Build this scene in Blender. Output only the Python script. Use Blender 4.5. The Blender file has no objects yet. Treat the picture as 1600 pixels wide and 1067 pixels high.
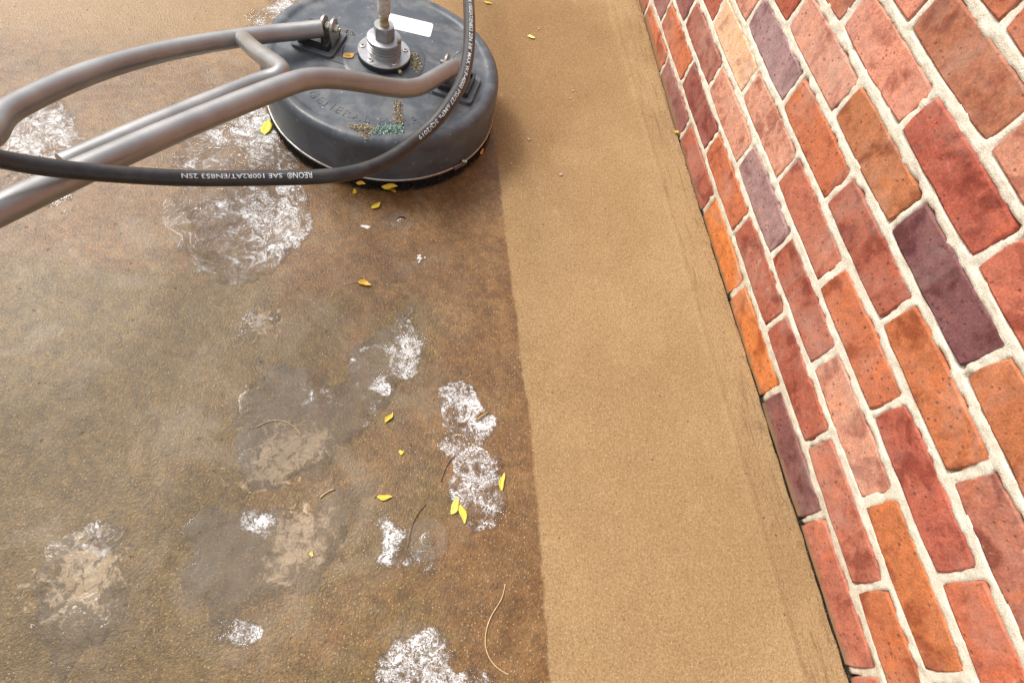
import bpy, bmesh, math, random
import numpy as np
from mathutils import Vector, Matrix, Quaternion

S = bpy.context.scene
COL = S.collection
R_ = math.radians
random.seed(7)

# ------------------------------------------------------------------ camera
cam_d = bpy.data.cameras.new('camera')
cam = bpy.data.objects.new('camera', cam_d)
COL.objects.link(cam)
cam_d.sensor_width = 36.0
cam_d.lens = 19.874
cam_d.clip_start = 0.02
cam_d.clip_end = 200
rot = Matrix(((0.9763045872, 0.0029859432, -0.2163803068),
              (-0.1017190597, 0.8888883707, -0.4466885910),
              (0.1910041516, 0.4581141218, 0.8681295211)))
cam.matrix_world = Matrix.Translation((-0.74215, 0.0, 0.9517)) @ rot.to_4x4()
S.camera = cam

# ------------------------------------------------------------------ light
SUN_EL, SUN_AZ = R_(51), R_(139)      # azimuth measured from +x towards +y
sd = Vector((math.cos(SUN_EL) * math.cos(SUN_AZ), math.cos(SUN_EL) * math.sin(SUN_AZ), math.sin(SUN_EL)))
W = bpy.data.worlds.new('World')
S.world = W
W.use_nodes = True
wn = W.node_tree.nodes
wl = W.node_tree.links
for n in list(wn):
    wn.remove(n)
sky = wn.new('ShaderNodeTexSky')
sky.sky_type = 'NISHITA'
sky.sun_disc = False
sky.sun_elevation = SUN_EL
sky.sun_rotation = math.pi / 2 - SUN_AZ
sky.dust_density = 4.0
sky.ozone_density = 1.0
hs = wn.new('ShaderNodeHueSaturation')   # overcast: the blue washed out evenly
hs.inputs['Saturation'].default_value = 0.30
bg = wn.new('ShaderNodeBackground')
bg.inputs['Strength'].default_value = 0.15
wo = wn.new('ShaderNodeOutputWorld')
wl.new(sky.outputs[0], hs.inputs['Color'])
wl.new(hs.outputs[0], bg.inputs['Color'])
wl.new(bg.outputs[0], wo.inputs['Surface'])

sun_d = bpy.data.lights.new('sun', 'SUN')
sun_d.energy = 1.5
sun_d.angle = R_(18)
sun_d.color = (1.0, 0.95, 0.88)
sun = bpy.data.objects.new('sun', sun_d)
COL.objects.link(sun)
sun.rotation_euler = sd.to_track_quat('Z', 'Y').to_euler()
sun.location = sd * 20

S.view_settings.view_transform = 'Standard'
S.view_settings.look = 'None'
S.view_settings.gamma = 1.0
S.view_settings.use_curve_mapping = False
S.view_settings.exposure = 0.72

# ------------------------------------------------------------------ helpers
def tag(o, label=None, cat=None, group=None, kind=None):
    if label: o['label'] = label
    if cat: o['category'] = cat
    if group: o['group'] = group
    if kind: o['kind'] = kind
    return o

def obj(name, me, mat=None, parent=None, loc=None, smooth=False):
    if isinstance(me, bmesh.types.BMesh):
        m = bpy.data.meshes.new(name)
        me.normal_update()
        me.to_mesh(m)
        me.free()
        me = m
    o = bpy.data.objects.new(name, me)
    COL.objects.link(o)
    if mat is not None and not me.materials:
        me.materials.append(mat)
    if parent is not None:
        o.parent = parent
    if loc is not None:
        o.location = loc
    if smooth:
        me.polygons.foreach_set('use_smooth', [True] * len(me.polygons))
    return o

def empty(name, loc=(0, 0, 0), rz=0.0):
    o = bpy.data.objects.new(name, None)
    o.empty_display_size = 0.05
    COL.objects.link(o)
    o.location = loc
    o.rotation_euler = (0, 0, rz)
    return o

def mesh_py(name, v, f):
    m = bpy.data.meshes.new(name)
    m.from_pydata([tuple(p) for p in v], [], f)
    m.update()
    return m

def autosmooth(o, ang=35):
    me = o.data
    me.polygons.foreach_set('use_smooth', [True] * len(me.polygons))
    bm = bmesh.new(); bm.from_mesh(me)
    for e in bm.edges:
        if len(e.link_faces) == 2 and e.calc_face_angle(0) > R_(ang):
            e.smooth = False
    bm.to_mesh(me); bm.free()
    return o

def lathe(prof, seg=64, cap0=False, cap1=False):
    v, f = [], []
    n = len(prof)
    for i in range(seg):
        a = 2 * math.pi * i / seg
        for r, z in prof:
            v.append((r * math.cos(a), r * math.sin(a), z))
    for i in range(seg):
        j = (i + 1) % seg
        for k in range(n - 1):
            f.append((i * n + k, j * n + k, j * n + k + 1, i * n + k + 1))
    if cap0: f.append(tuple(i * n for i in reversed(range(seg))))
    if cap1: f.append(tuple(i * n + n - 1 for i in range(seg)))
    return v, f

def smooth_path(pts, step):
    P = [Vector(p) for p in pts]
    P = [P[0] * 2 - P[1]] + P + [P[-1] * 2 - P[-2]]
    out = []
    for i in range(1, len(P) - 2):
        p0, p1, p2, p3 = P[i - 1], P[i], P[i + 1], P[i + 2]
        n = max(2, int((p2 - p1).length / step))
        for k in range(n):
            t = k / n
            out.append(0.5 * ((2 * p1) + (p2 - p0) * t + (2 * p0 - 5 * p1 + 4 * p2 - p3) * t * t + (3 * p1 - p0 - 3 * p2 + p3) * t ** 3))
    out.append(P[-2].copy())
    # light smoothing of the hand-measured points
    for _ in range(6):
        q = [out[0]] + [(out[i - 1] + out[i] * 2 + out[i + 1]) / 4 for i in range(1, len(out) - 1)] + [out[-1]]
        out = q
    return out

def tube(path, rad, seg=16, cap=True):
    v, f = [], []
    n = len(path)
    T0 = (path[1] - path[0]).normalized()
    N = T0.orthogonal().normalized()
    for i, p in enumerate(path):
        T = (path[min(i + 1, n - 1)] - path[max(i - 1, 0)]).normalized()
        N = (N - T * N.dot(T)).normalized()
        B = T.cross(N)
        r = rad(i / (n - 1)) if callable(rad) else rad
        for k in range(seg):
            a = 2 * math.pi * k / seg
            v.append(p + (N * math.cos(a) + B * math.sin(a)) * r)
    for i in range(n - 1):
        for k in range(seg):
            l = (k + 1) % seg
            f.append((i * seg + k, i * seg + l, (i + 1) * seg + l, (i + 1) * seg + k))
    if cap:
        f.append(tuple(reversed(range(seg))))
        f.append(tuple((n - 1) * seg + k for k in range(seg)))
    return v, f

def rrect(w, h, r, seg=4):
    pts = []
    for cx, cy, a0 in ((w / 2 - r, h / 2 - r, 0), (-w / 2 + r, h / 2 - r, 90), (-w / 2 + r, -h / 2 + r, 180), (w / 2 - r, -h / 2 + r, 270)):
        for k in range(seg + 1):
            a = R_(a0 + 90 * k / seg)
            pts.append((cx + r * math.cos(a), cy + r * math.sin(a)))
    return pts

def prism(pts, z0, z1, bev=0.0):
    """extruded outline, bevelled top edge"""
    n = len(pts)
    cx = sum(p[0] for p in pts) / n; cy = sum(p[1] for p in pts) / n
    rings = [(0.0, z0), (0.0, z1 - bev)]
    if bev > 0: rings.append((bev, z1))
    v, f = [], []
    for ins, z in rings:
        for x, y in pts:
            d = math.hypot(x - cx, y - cy)
            k = (d - ins) / d if d > 1e-9 else 1
            v.append((cx + (x - cx) * k, cy + (y - cy) * k, z))
    m = len(rings)
    for q in range(m - 1):
        for i in range(n):
            j = (i + 1) % n
            f.append((q * n + i, q * n + j, (q + 1) * n + j, (q + 1) * n + i))
    f.append(tuple(reversed(range(n))))
    f.append(tuple((m - 1) * n + i for i in range(n)))
    return v, f

# value noise on numpy arrays
def _h(ix, iy, s):
    v = np.sin(ix * 127.1 + iy * 311.7 + s * 74.7) * 43758.5453
    return v - np.floor(v)
def vnoise(x, y, s=0):
    ix = np.floor(x); iy = np.floor(y)
    fx = x - ix; fy = y - iy
    fx = fx * fx * (3 - 2 * fx); fy = fy * fy * (3 - 2 * fy)
    a = _h(ix, iy, s); b = _h(ix + 1, iy, s); c = _h(ix, iy + 1, s); d = _h(ix + 1, iy + 1, s)
    return (a * (1 - fx) + b * fx) * (1 - fy) + (c * (1 - fx) + d * fx) * fy
def fbm(x, y, s=0, oct=3):
    t = 0; a = 0.5; 
    for o in range(oct):
        t = t + a * vnoise(x * 2 ** o + 13.7 * o, y * 2 ** o - 7.3 * o, s + o); a *= 0.5
    return t / (1 - 0.5 ** oct)
def sstep(a, b, x):
    t = np.clip((x - a) / (b - a), 0, 1)
    return t * t * (3 - 2 * t)

class NT:
    """small node-building helper"""
    def __init__(s, name):
        s.m = bpy.data.materials.new(name); s.m.use_nodes = True
        s.t = s.m.node_tree; s.t.nodes.clear()
        s.out = s.t.nodes.new('ShaderNodeOutputMaterial')
    def n(s, typ, **kw):
        nd = s.t.nodes.new('ShaderNode' + typ)
        for k, v in kw.items(): setattr(nd, k, v)
        return nd
    def l(s, a, b): s.t.links.new(a, b)
    def put(s, sock, v):
        if hasattr(v, 'is_linked') or isinstance(v, bpy.types.NodeSocket): s.l(v, sock)
        else:
            if isinstance(v, (tuple, list)) and len(v) == 3 and sock.type == 'RGBA': v = (*v, 1)
            sock.default_value = v
    def pos(s, obj=False):
        if obj: return s.n('TexCoord').outputs['Object']
        return s.n('NewGeometry').outputs['Position']
    def noise(s, vec, scale, detail=3, rough=0.55, dist=0.0, typ='FBM'):
        nd = s.n('TexNoise'); s.l(vec, nd.inputs['Vector'])
        nd.inputs['Scale'].default_value = scale; nd.inputs['Detail'].default_value = detail
        nd.inputs['Roughness'].default_value = rough; nd.inputs['Distortion'].default_value = dist
        return nd.outputs['Fac']
    def vor(s, vec, scale, out='Distance', feature='F1'):
        nd = s.n('TexVoronoi', feature=feature); s.l(vec, nd.inputs['Vector'])
        nd.inputs['Scale'].default_value = scale
        return nd.outputs[out]
    def math(s, op, a, b=0.0, c=None, clamp=False):
        nd = s.n('Math', operation=op, use_clamp=clamp)
        s.put(nd.inputs[0], a); s.put(nd.inputs[1], b)
        if c is not None: s.put(nd.inputs[2], c)
        return nd.outputs[0]
    def ramp(s, v, a, b, x=0.0, y=1.0):
        nd = s.n('MapRange', interpolation_type='SMOOTHSTEP')
        s.put(nd.inputs[0], v)
        for i, k in enumerate((a, b, x, y)): s.put(nd.inputs[1 + i], k)
        return nd.outputs[0]
    def mix(s, fac, a, b, mode='MIX'):
        nd = s.n('Mix', data_type='RGBA', blend_type=mode)
        s.put(nd.inputs[0], fac); s.put(nd.inputs[6], a); s.put(nd.inputs[7], b)
        return nd.outputs[2]
    def attr(s, name):
        return s.n('Attribute', attribute_name=name).outputs['Fac']
    def bump(s, h, strength=0.5, dist=0.002, normal=None):
        nd = s.n('Bump'); s.put(nd.inputs['Height'], h); s.put(nd.inputs['Strength'], strength)
        nd.inputs['Distance'].default_value = dist
        if normal is not None: s.l(normal, nd.inputs['Normal'])
        return nd.outputs[0]
    def pbr(s, **kw):
        b = s.n('BsdfPrincipled')
        for k, v in kw.items(): s.put(b.inputs[k.replace('_', ' ')], v)
        s.l(b.outputs[0], s.out.inputs['Surface'])
        return s.m

# ------------------------------------------------------------------ measured positions in metres
PUDDLES = {'A': [(-1.1148, 1.0948), (-1.0248, 1.1065), (-0.9848, 1.075), (-0.9595, 0.9859), (-0.9284, 0.9094), (-0.9058, 0.8721), (-0.8863, 0.8388),
       (-0.8845, 0.7558), (-0.8973, 0.6848), (-0.9246, 0.6393), (-0.9561, 0.6098), (-0.9995, 0.6019), (-1.0887, 0.6276), (-1.1532, 0.7724),
       (-1.1579, 0.9564)],
 'B': [(-0.6985, 0.5861), (-0.6703, 0.5086), (-0.6826, 0.4165), (-0.7227, 0.39), (-0.7558, 0.3572), (-0.7914, 0.3102), (-0.822, 0.2678),
       (-0.8476, 0.2377), (-0.9045, 0.2228), (-0.9565, 0.2279), (-0.9827, 0.2988), (-0.9854, 0.387), (-0.9576, 0.4433), (-0.89, 0.451),
       (-0.8348, 0.4193), (-0.7928, 0.4953), (-0.747, 0.5359)],
 'C': [(-0.6457, 0.3881), (-0.6095, 0.4101), (-0.5577, 0.3886), (-0.5455, 0.3264), (-0.558, 0.2913), (-0.5395, 0.2447), (-0.5514, 0.1697),
       (-0.5821, 0.1391), (-0.6162, 0.1336), (-0.6447, 0.181), (-0.6515, 0.2615), (-0.6613, 0.3423)],
 'D': [(-0.767, 0.1721), (-0.7472, 0.1807), (-0.7154, 0.1527), (-0.7033, 0.1132), (-0.6572, 0.1367), (-0.6741, 0.0948), (-0.7261, 0.0899),
       (-0.7587, 0.0991)],
 'E': [(-0.7427, 0.0081), (-0.7007, 0.0191), (-0.6638, -0.0068), (-0.6354, -0.0415), (-0.5862, -0.0585), (-0.5766, -0.1077), (-0.7474, -0.0943),
       (-0.7563, -0.0314)],
 'F': [(-1.0301, 0.2016), (-0.9404, 0.2053), (-0.8651, 0.2024), (-0.8075, 0.219), (-0.7625, 0.2329), (-0.785, 0.1853), (-0.7985, 0.1377),
       (-0.8227, 0.1009), (-0.867, 0.0782), (-0.9267, 0.0582), (-0.9918, 0.0416), (-1.0429, 0.1127)],
 'G': [(-0.9839, 0.5544), (-0.9291, 0.5482), (-0.9374, 0.515), (-0.967, 0.4893), (-0.999, 0.4958)],
 'H': [(-1.0036, 1.5362), (-0.9262, 1.5535), (-0.9352, 1.4314), (-0.9893, 1.3462), (-1.0409, 1.2781), (-1.0844, 1.2937), (-1.0542, 1.4204)],
 'I': [(-0.7598, 0.779), (-0.7338, 0.794), (-0.6876, 0.7933), (-0.6843, 0.7663), (-0.7082, 0.7484), (-0.7597, 0.7492)],
 'J': [(-0.9299, 0.0477), (-0.9077, 0.0372), (-0.9017, 0.0163), (-0.9264, 0.0109), (-0.9722, 0.0158), (-0.9677, 0.0473)],
 'L': [(-1.2211, 0.1616), (-1.1511, 0.2097), (-1.0959, 0.1344), (-1.0942, 0.0364), (-1.1554, 0.0056), (-1.2128, 0.0639)],
 'M': [(-1.5164, 1.0422), (-1.4133, 1.0746), (-1.3057, 0.9415), (-1.3046, 0.7785), (-1.3978, 0.7432)]}
SILT = [(-0.905, 0.295, 0.055), (-0.861, 0.304, 0.04), (-0.927, 0.265, 0.045), (-0.872, 0.162, 0.05), (-0.888, 0.126, 0.035), (-0.852, 0.133, 0.03),
 (-0.955, 0.528, 0.03), (-0.895, 0.1, 0.02), (-1.158, 0.123, 0.06), (-0.9, 0.169, 0.02)]
PTS = {'blob1': (-0.6775, 0.6773, 0.0),
 'bub1': (-0.7104, 0.7733, 0.0),
 'bubF': (-0.6796, 0.1354, 0.0),
 'deckleaf': (-0.8177, 1.0913, 0.1345),
 'drk': (-0.7039, 0.3227, 0.0),
 'fly': (-0.554, -0.0285, 0.0),
 'frag1': (-0.7826, 0.7529, 0.0),
 'l1': (-0.9939, 1.0109, 0.0),
 'l10': (-0.633, 0.1844, 0.0),
 'l11': (-0.6211, 0.1712, 0.0),
 'l12': (-0.551, 0.2199, 0.0),
 'l13': (-0.3539, 1.4236, 0.0),
 'l14': (-0.0056, 1.0958, 0.0),
 'l15': (-0.5441, 0.9698, 0.012),
 'l16': (-0.464, 1.5503, -0.0),
 'l17': (-0.7921, 0.856, 0.025),
 'l18': (-0.577, 0.3395, 0.0),
 'l19': (-0.8544, 0.1272, 0.0),
 'l2': (-0.7625, 0.8076, 0.0),
 'l3': (-0.8072, 0.8427, 0.0),
 'l4': (-0.7361, 0.8616, 0.012),
 'l5': (-0.7335, 0.8513, 0.004),
 'l6': (-0.7831, 0.6151, 0.0),
 'l7': (-0.7385, 0.3414, 0.0),
 'l8': (-0.7187, 0.2792, 0.0),
 'l9': (-0.7462, 0.206, 0.0),
 'p1': (-0.3423, 0.9278, 0.0),
 'p2': (-0.327, 1.4638, -0.0),
 'p3': (-0.266, 1.2227, 0.0),
 'p4': (-0.1348, 1.4201, 0.0),
 'p5': (-0.4072, 1.0344, -0.0),
 'p6': (-0.2777, 1.1924, 0.0),
 'p7': (-0.4581, 0.9538, 0.0),
 'wallbit': (0.0074, 1.3749, 0.004)}
STEMS = {'s1': [(-0.9523, 0.332), (-0.9286, 0.3434), (-0.9033, 0.3391), (-0.8906, 0.3297), (-0.8817, 0.3161)],
 's2': [(-0.6808, 0.1906), (-0.6968, 0.1743), (-0.7064, 0.1501), (-0.7109, 0.1262)],
 's3': [(-0.5611, 0.0598), (-0.5682, 0.0392), (-0.5863, 0.0184), (-0.5969, -0.0025), (-0.5997, -0.0237), (-0.5943, -0.0411), (-0.5812, -0.0558),
        (-0.5675, -0.0639)],
 's4': [(-0.627, 0.2693), (-0.6408, 0.2588), (-0.6505, 0.2374), (-0.6552, 0.2268)],
 's5': [(-0.8211, 0.6114), (-0.8094, 0.6174), (-0.7952, 0.6192)],
 's6': [(-0.8463, 0.2112), (-0.837, 0.2207), (-0.8244, 0.2241)]}
HOSE = [(-0.6614, 2.4175, 0.012), (-0.585, 1.3799, 0.261), (-0.5895, 1.1409, 0.3097), (-0.5963, 1.0112, 0.3334), (-0.6025, 0.9128, 0.3446),
 (-0.6104, 0.8379, 0.3444), (-0.6221, 0.7834, 0.3422), (-0.635, 0.7518, 0.3401), (-0.6533, 0.7189, 0.3358), (-0.6759, 0.6894, 0.3265),
 (-0.698, 0.6681, 0.3216), (-0.7205, 0.6418, 0.3197), (-0.7552, 0.6131, 0.3194), (-0.7938, 0.5917, 0.3217), (-0.8425, 0.5776, 0.3254),
 (-0.8782, 0.5735, 0.3259), (-0.9124, 0.567, 0.329), (-0.9836, 0.5475, 0.3438), (-1.0454, 0.5283, 0.3647), (-1.0983, 0.5104, 0.3883),
 (-1.1423, 0.4945, 0.4152), (-1.1775, 0.482, 0.4462)]
REAR = [(-0.8689, 1.1184, 0.1709), (-0.9329, 1.099, 0.168), (-0.9887, 1.0706, 0.174), (-1.0869, 0.9977, 0.1927), (-1.1652, 0.9092, 0.2198),
 (-1.2203, 0.8027, 0.2549), (-1.2621, 0.6978, 0.2826), (-1.2859, 0.6145, 0.303)]
FRONT = [(-0.6023, 1.0313, 0.181), (-0.633, 0.9982, 0.1851), (-0.6631, 0.9547, 0.1956), (-0.6866, 0.9223, 0.2076), (-0.7228, 0.8903, 0.2282),
 (-0.7672, 0.8629, 0.2548), (-0.8083, 0.8433, 0.2748), (-0.8423, 0.8286, 0.2876), (-0.8652, 0.8115, 0.2961), (-0.8869, 0.7898, 0.3026),
 (-0.9124, 0.7645, 0.3063), (-0.9329, 0.746, 0.3089), (-1.0069, 0.6699, 0.3204), (-1.0676, 0.5958, 0.3363), (-1.1205, 0.532, 0.3478),
 (-1.1625, 0.4697, 0.3629), (-1.1956, 0.4287, 0.3681)]
BRACE = [(-1.0117, 1.0544, 0.1772), (-0.9664, 0.9491, 0.2323), (-0.9309, 0.892, 0.2578), (-0.9114, 0.8614, 0.2699), (-0.9066, 0.8444, 0.2739),
 (-0.92, 0.8402, 0.2684), (-0.9475, 0.8215, 0.2692), (-1.0269, 0.7378, 0.2813), (-1.0943, 0.6615, 0.2943), (-1.1539, 0.5954, 0.303)]
PAINTED_GLINTS = [(-0.9982, 1.0298, 0.039, 1), (-1.013, 0.9804, 0.033, 0.9), (-0.9679, 1.063, 0.0267, 0.8), (-1.0017, 0.9263, 0.0312, 0.7),
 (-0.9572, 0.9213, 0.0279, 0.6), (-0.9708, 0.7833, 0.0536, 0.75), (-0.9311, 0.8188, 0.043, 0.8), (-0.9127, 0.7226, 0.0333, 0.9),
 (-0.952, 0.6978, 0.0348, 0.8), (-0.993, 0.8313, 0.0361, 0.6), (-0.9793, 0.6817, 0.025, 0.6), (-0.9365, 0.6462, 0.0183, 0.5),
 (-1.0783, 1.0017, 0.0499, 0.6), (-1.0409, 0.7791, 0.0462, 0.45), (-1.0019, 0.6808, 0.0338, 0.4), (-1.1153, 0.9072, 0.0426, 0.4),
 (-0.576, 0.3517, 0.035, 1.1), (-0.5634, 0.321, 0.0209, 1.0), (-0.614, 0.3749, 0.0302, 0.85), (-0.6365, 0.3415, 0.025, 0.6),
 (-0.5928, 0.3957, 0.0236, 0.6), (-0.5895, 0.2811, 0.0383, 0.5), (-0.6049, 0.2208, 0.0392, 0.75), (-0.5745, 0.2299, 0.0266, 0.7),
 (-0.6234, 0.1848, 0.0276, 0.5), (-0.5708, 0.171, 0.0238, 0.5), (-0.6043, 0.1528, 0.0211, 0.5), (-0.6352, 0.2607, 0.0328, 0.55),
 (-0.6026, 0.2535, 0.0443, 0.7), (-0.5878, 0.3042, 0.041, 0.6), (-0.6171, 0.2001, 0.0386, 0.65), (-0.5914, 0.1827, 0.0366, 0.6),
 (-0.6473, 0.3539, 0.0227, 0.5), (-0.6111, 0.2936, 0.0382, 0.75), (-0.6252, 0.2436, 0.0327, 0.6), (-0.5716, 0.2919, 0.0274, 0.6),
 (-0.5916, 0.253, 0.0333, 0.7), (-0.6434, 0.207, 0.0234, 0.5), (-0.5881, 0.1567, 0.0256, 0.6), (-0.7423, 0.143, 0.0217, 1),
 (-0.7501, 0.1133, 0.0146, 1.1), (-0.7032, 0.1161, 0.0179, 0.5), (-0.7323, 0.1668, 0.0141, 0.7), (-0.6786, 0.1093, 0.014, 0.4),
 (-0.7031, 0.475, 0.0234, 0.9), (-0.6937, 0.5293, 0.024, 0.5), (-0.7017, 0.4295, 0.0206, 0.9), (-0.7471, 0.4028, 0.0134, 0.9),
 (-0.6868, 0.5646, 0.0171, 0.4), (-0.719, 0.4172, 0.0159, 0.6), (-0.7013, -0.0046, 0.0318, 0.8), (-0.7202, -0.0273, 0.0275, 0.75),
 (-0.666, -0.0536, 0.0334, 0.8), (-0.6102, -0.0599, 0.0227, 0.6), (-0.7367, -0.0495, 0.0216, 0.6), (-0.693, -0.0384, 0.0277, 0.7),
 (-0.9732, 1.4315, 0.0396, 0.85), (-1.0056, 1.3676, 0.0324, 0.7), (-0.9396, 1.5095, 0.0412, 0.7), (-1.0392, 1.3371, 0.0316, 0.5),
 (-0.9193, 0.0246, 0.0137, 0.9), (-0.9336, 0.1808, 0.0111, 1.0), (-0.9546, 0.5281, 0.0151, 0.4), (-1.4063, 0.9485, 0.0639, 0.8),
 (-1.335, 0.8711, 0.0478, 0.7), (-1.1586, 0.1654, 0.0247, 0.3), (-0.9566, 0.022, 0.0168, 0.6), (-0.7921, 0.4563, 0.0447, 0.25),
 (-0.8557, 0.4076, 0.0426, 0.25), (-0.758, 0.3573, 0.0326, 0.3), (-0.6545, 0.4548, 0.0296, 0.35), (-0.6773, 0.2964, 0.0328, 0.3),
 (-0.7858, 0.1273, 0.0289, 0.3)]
# ------------------------------------------------------------------ materials
def mat_ground():
    t = NT('concrete')
    rmp = t.n('Mapping'); rmp.inputs['Rotation'].default_value = (0.61, 0.43, 0.37)   # keeps the ground plane off the noise lattice
    t.l(t.pos(), rmp.inputs['Vector']); P = rmp.outputs[0]; PW = t.pos()
    big = t.noise(P, 3.0, 4, 0.6)
    mid = t.noise(P, 14.0, 4, 0.6)
    fine = t.noise(P, 260.0, 3, 0.65)
    fine2 = t.noise(P, 620.0, 2, 0.6)
    wd = t.attr('wetd')
    jag = t.math('MULTIPLY', t.math('SUBTRACT', t.noise(P, 45.0, 4, 0.65), 0.5), 0.012)
    wet = t.ramp(t.math('ADD', wd, jag), -0.0035, 0.0035)
    damp_shade_raw = t.math('ADD', t.attr('damp'), t.math('MULTIPLY', t.math('SUBTRACT', mid, 0.5), 0.5))
    damp = t.ramp(damp_shade_raw, 0.25, 0.8)  # damp concrete, together with the painted soft shadow right of the machine
    # dry, sandy concrete
    dry = t.mix(t.ramp(big, 0.35, 0.65), (0.305, 0.198, 0.094), (0.355, 0.235, 0.116))
    dry = t.mix(t.math('MULTIPLY', damp, 0.45), dry, (0.20, 0.105, 0.04))
    dry = t.mix(t.math('MULTIPLY', t.ramp(t.noise(P, 7.0, 6, 0.7, 0.5), 0.50, 0.72), 0.35), dry, (0.235, 0.145, 0.065))
    dry = t.mix(t.math('MULTIPLY', t.ramp(t.noise(P, 11.0, 6, 0.75, 0.3), 0.60, 0.74), 0.5), dry, (0.44, 0.32, 0.19))
    # wet concrete, brown with olive patches
    oli = t.ramp(t.math('ADD', t.attr('olive'), t.math('MULTIPLY', t.math('SUBTRACT', t.noise(P, 9.0, 5, 0.65, 0.6), 0.5), 1.5)), 0.3, 0.75)
    wetc = t.mix(t.ramp(mid, 0.3, 0.7), (0.150, 0.074, 0.024), (0.200, 0.108, 0.038))
    wetc = t.mix(t.math('MULTIPLY', oli, 0.72), wetc, (0.128, 0.086, 0.025))
    mot = t.noise(P, 55.0, 5, 0.72, 0.4); mo2 = t.noise(P, 17.0, 5, 0.7, 0.8)
    wetc = t.mix(1.0, wetc, t.ramp(mot, 0.30, 0.70, 0.70, 1.28), 'MULTIPLY')
    wetc = t.mix(t.math('MULTIPLY', t.ramp(mo2, 0.52, 0.70), 0.45), wetc, (0.075, 0.042, 0.014))
    swl = t.math('MULTIPLY', t.ramp(t.noise(P, 5.5, 6, 0.62, 2.2), 0.48, 0.66), t.ramp(wd, 0.06, 0.20))  # pale swirls painted in for sky sheen on the film, with thin silt
    wetc = t.mix(t.math('MULTIPLY', swl, 0.42), wetc, (0.235, 0.175, 0.110))
    slp = t.math('ADD', t.attr('silt'), t.math('MULTIPLY', t.math('SUBTRACT', t.noise(P, 62.0, 5, 0.72, 0.6), 0.5), 2.7))
    silt = t.ramp(slp, 0.40, 0.85)
    wetc = t.mix(t.math('MULTIPLY', silt, 0.85), wetc, (0.47, 0.345, 0.21))
    och = t.attr('ochre')
    wetc = t.mix(och, wetc, (0.30, 0.18, 0.07))
    col = t.mix(wet, dry, wetc)
    # sand grains
    g1 = t.ramp(fine, 0.30, 0.70, 0.78, 1.18)
    col = t.mix(1.0, col, g1, 'MULTIPLY')
    g2 = t.ramp(fine2, 0.3, 0.7, 0.84, 1.14)
    col = t.mix(1.0, col, g2, 'MULTIPLY')
    vd = t.n('TexVoronoi'); t.l(P, vd.inputs['Vector']); vd.inputs['Scale'].default_value = 235.0
    sel = t.n('SeparateColor'); t.l(vd.outputs['Color'], sel.inputs[0])
    spk = t.math('MULTIPLY', t.ramp(vd.outputs['Distance'], 0.36, 0.18), t.ramp(sel.outputs[0], 0.45, 0.95))
    lightc = t.mix(wet, (0.50, 0.37, 0.21), (0.44, 0.32, 0.175))
    col = t.mix(t.math('MULTIPLY', spk, 0.72), col, lightc)
    dsp = t.math('MULTIPLY', t.ramp(vd.outputs['Distance'], 0.40, 0.2), t.ramp(sel.outputs[1], 0.86, 0.93))
    col = t.mix(t.math('MULTIPLY', dsp, 0.55), col, (0.09, 0.05, 0.025))
    vb = t.n('TexVoronoi'); t.l(P, vb.inputs['Vector']); vb.inputs['Scale'].default_value = 70.0
    sb = t.n('SeparateColor'); t.l(vb.outputs['Color'], sb.inputs[0])
    pit = t.math('MULTIPLY', t.ramp(t.math('ADD', vb.outputs['Distance'], t.math('MULTIPLY', fine, 0.15)), 0.27, 0.16), t.ramp(sb.outputs[0], 0.90, 0.96))
    col = t.mix(t.math('MULTIPLY', pit, 0.6), col, (0.10, 0.055, 0.03))
    # trowel drag marks and dirt beside the wall
    mp = t.n('Mapping'); t.l(PW, mp.inputs['Vector']); mp.inputs['Scale'].default_value = (110, 9, 1); mp.inputs['Location'].default_value = (0, 0, 3.37)
    st = t.noise(mp.outputs[0], 1.0, 4, 0.7)
    strk = t.math('MULTIPLY', t.attr('edge'), t.ramp(st, 0.50, 0.72))
    col = t.mix(t.math('MULTIPLY', strk, 0.5), col, (0.17, 0.10, 0.05))
    dirt = t.math('MULTIPLY', t.attr('edge'), t.ramp(t.noise(P, 26.0, 6, 0.75), 0.56, 0.70))
    col = t.mix(t.math('MULTIPLY', dirt, 0.5), col, (0.15, 0.095, 0.05))
    h = t.math('ADD', t.math('MULTIPLY', fine, 1.0), t.math('MULTIPLY', fine2, 0.5))
    h = t.math('ADD', h, t.math('MULTIPLY', spk, 0.4))
    h = t.math('SUBTRACT', h, t.math('MULTIPLY', pit, 1.2))
    h = t.math('SUBTRACT', h, t.math('MULTIPLY', strk, 0.9))
    nrm = t.bump(h, 0.55, 0.0022)
    rough = t.ramp(t.math('ADD', wet, t.math('MULTIPLY', t.math('SUBTRACT', mid, 0.5), 0.3)), 0.0, 1.0, 0.9, 0.31)
    return t.pbr(Base_Color=col, Roughness=rough, Normal=nrm, Specular_IOR_Level=t.ramp(wet, 0, 1, 0.2, 0.4))

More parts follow.
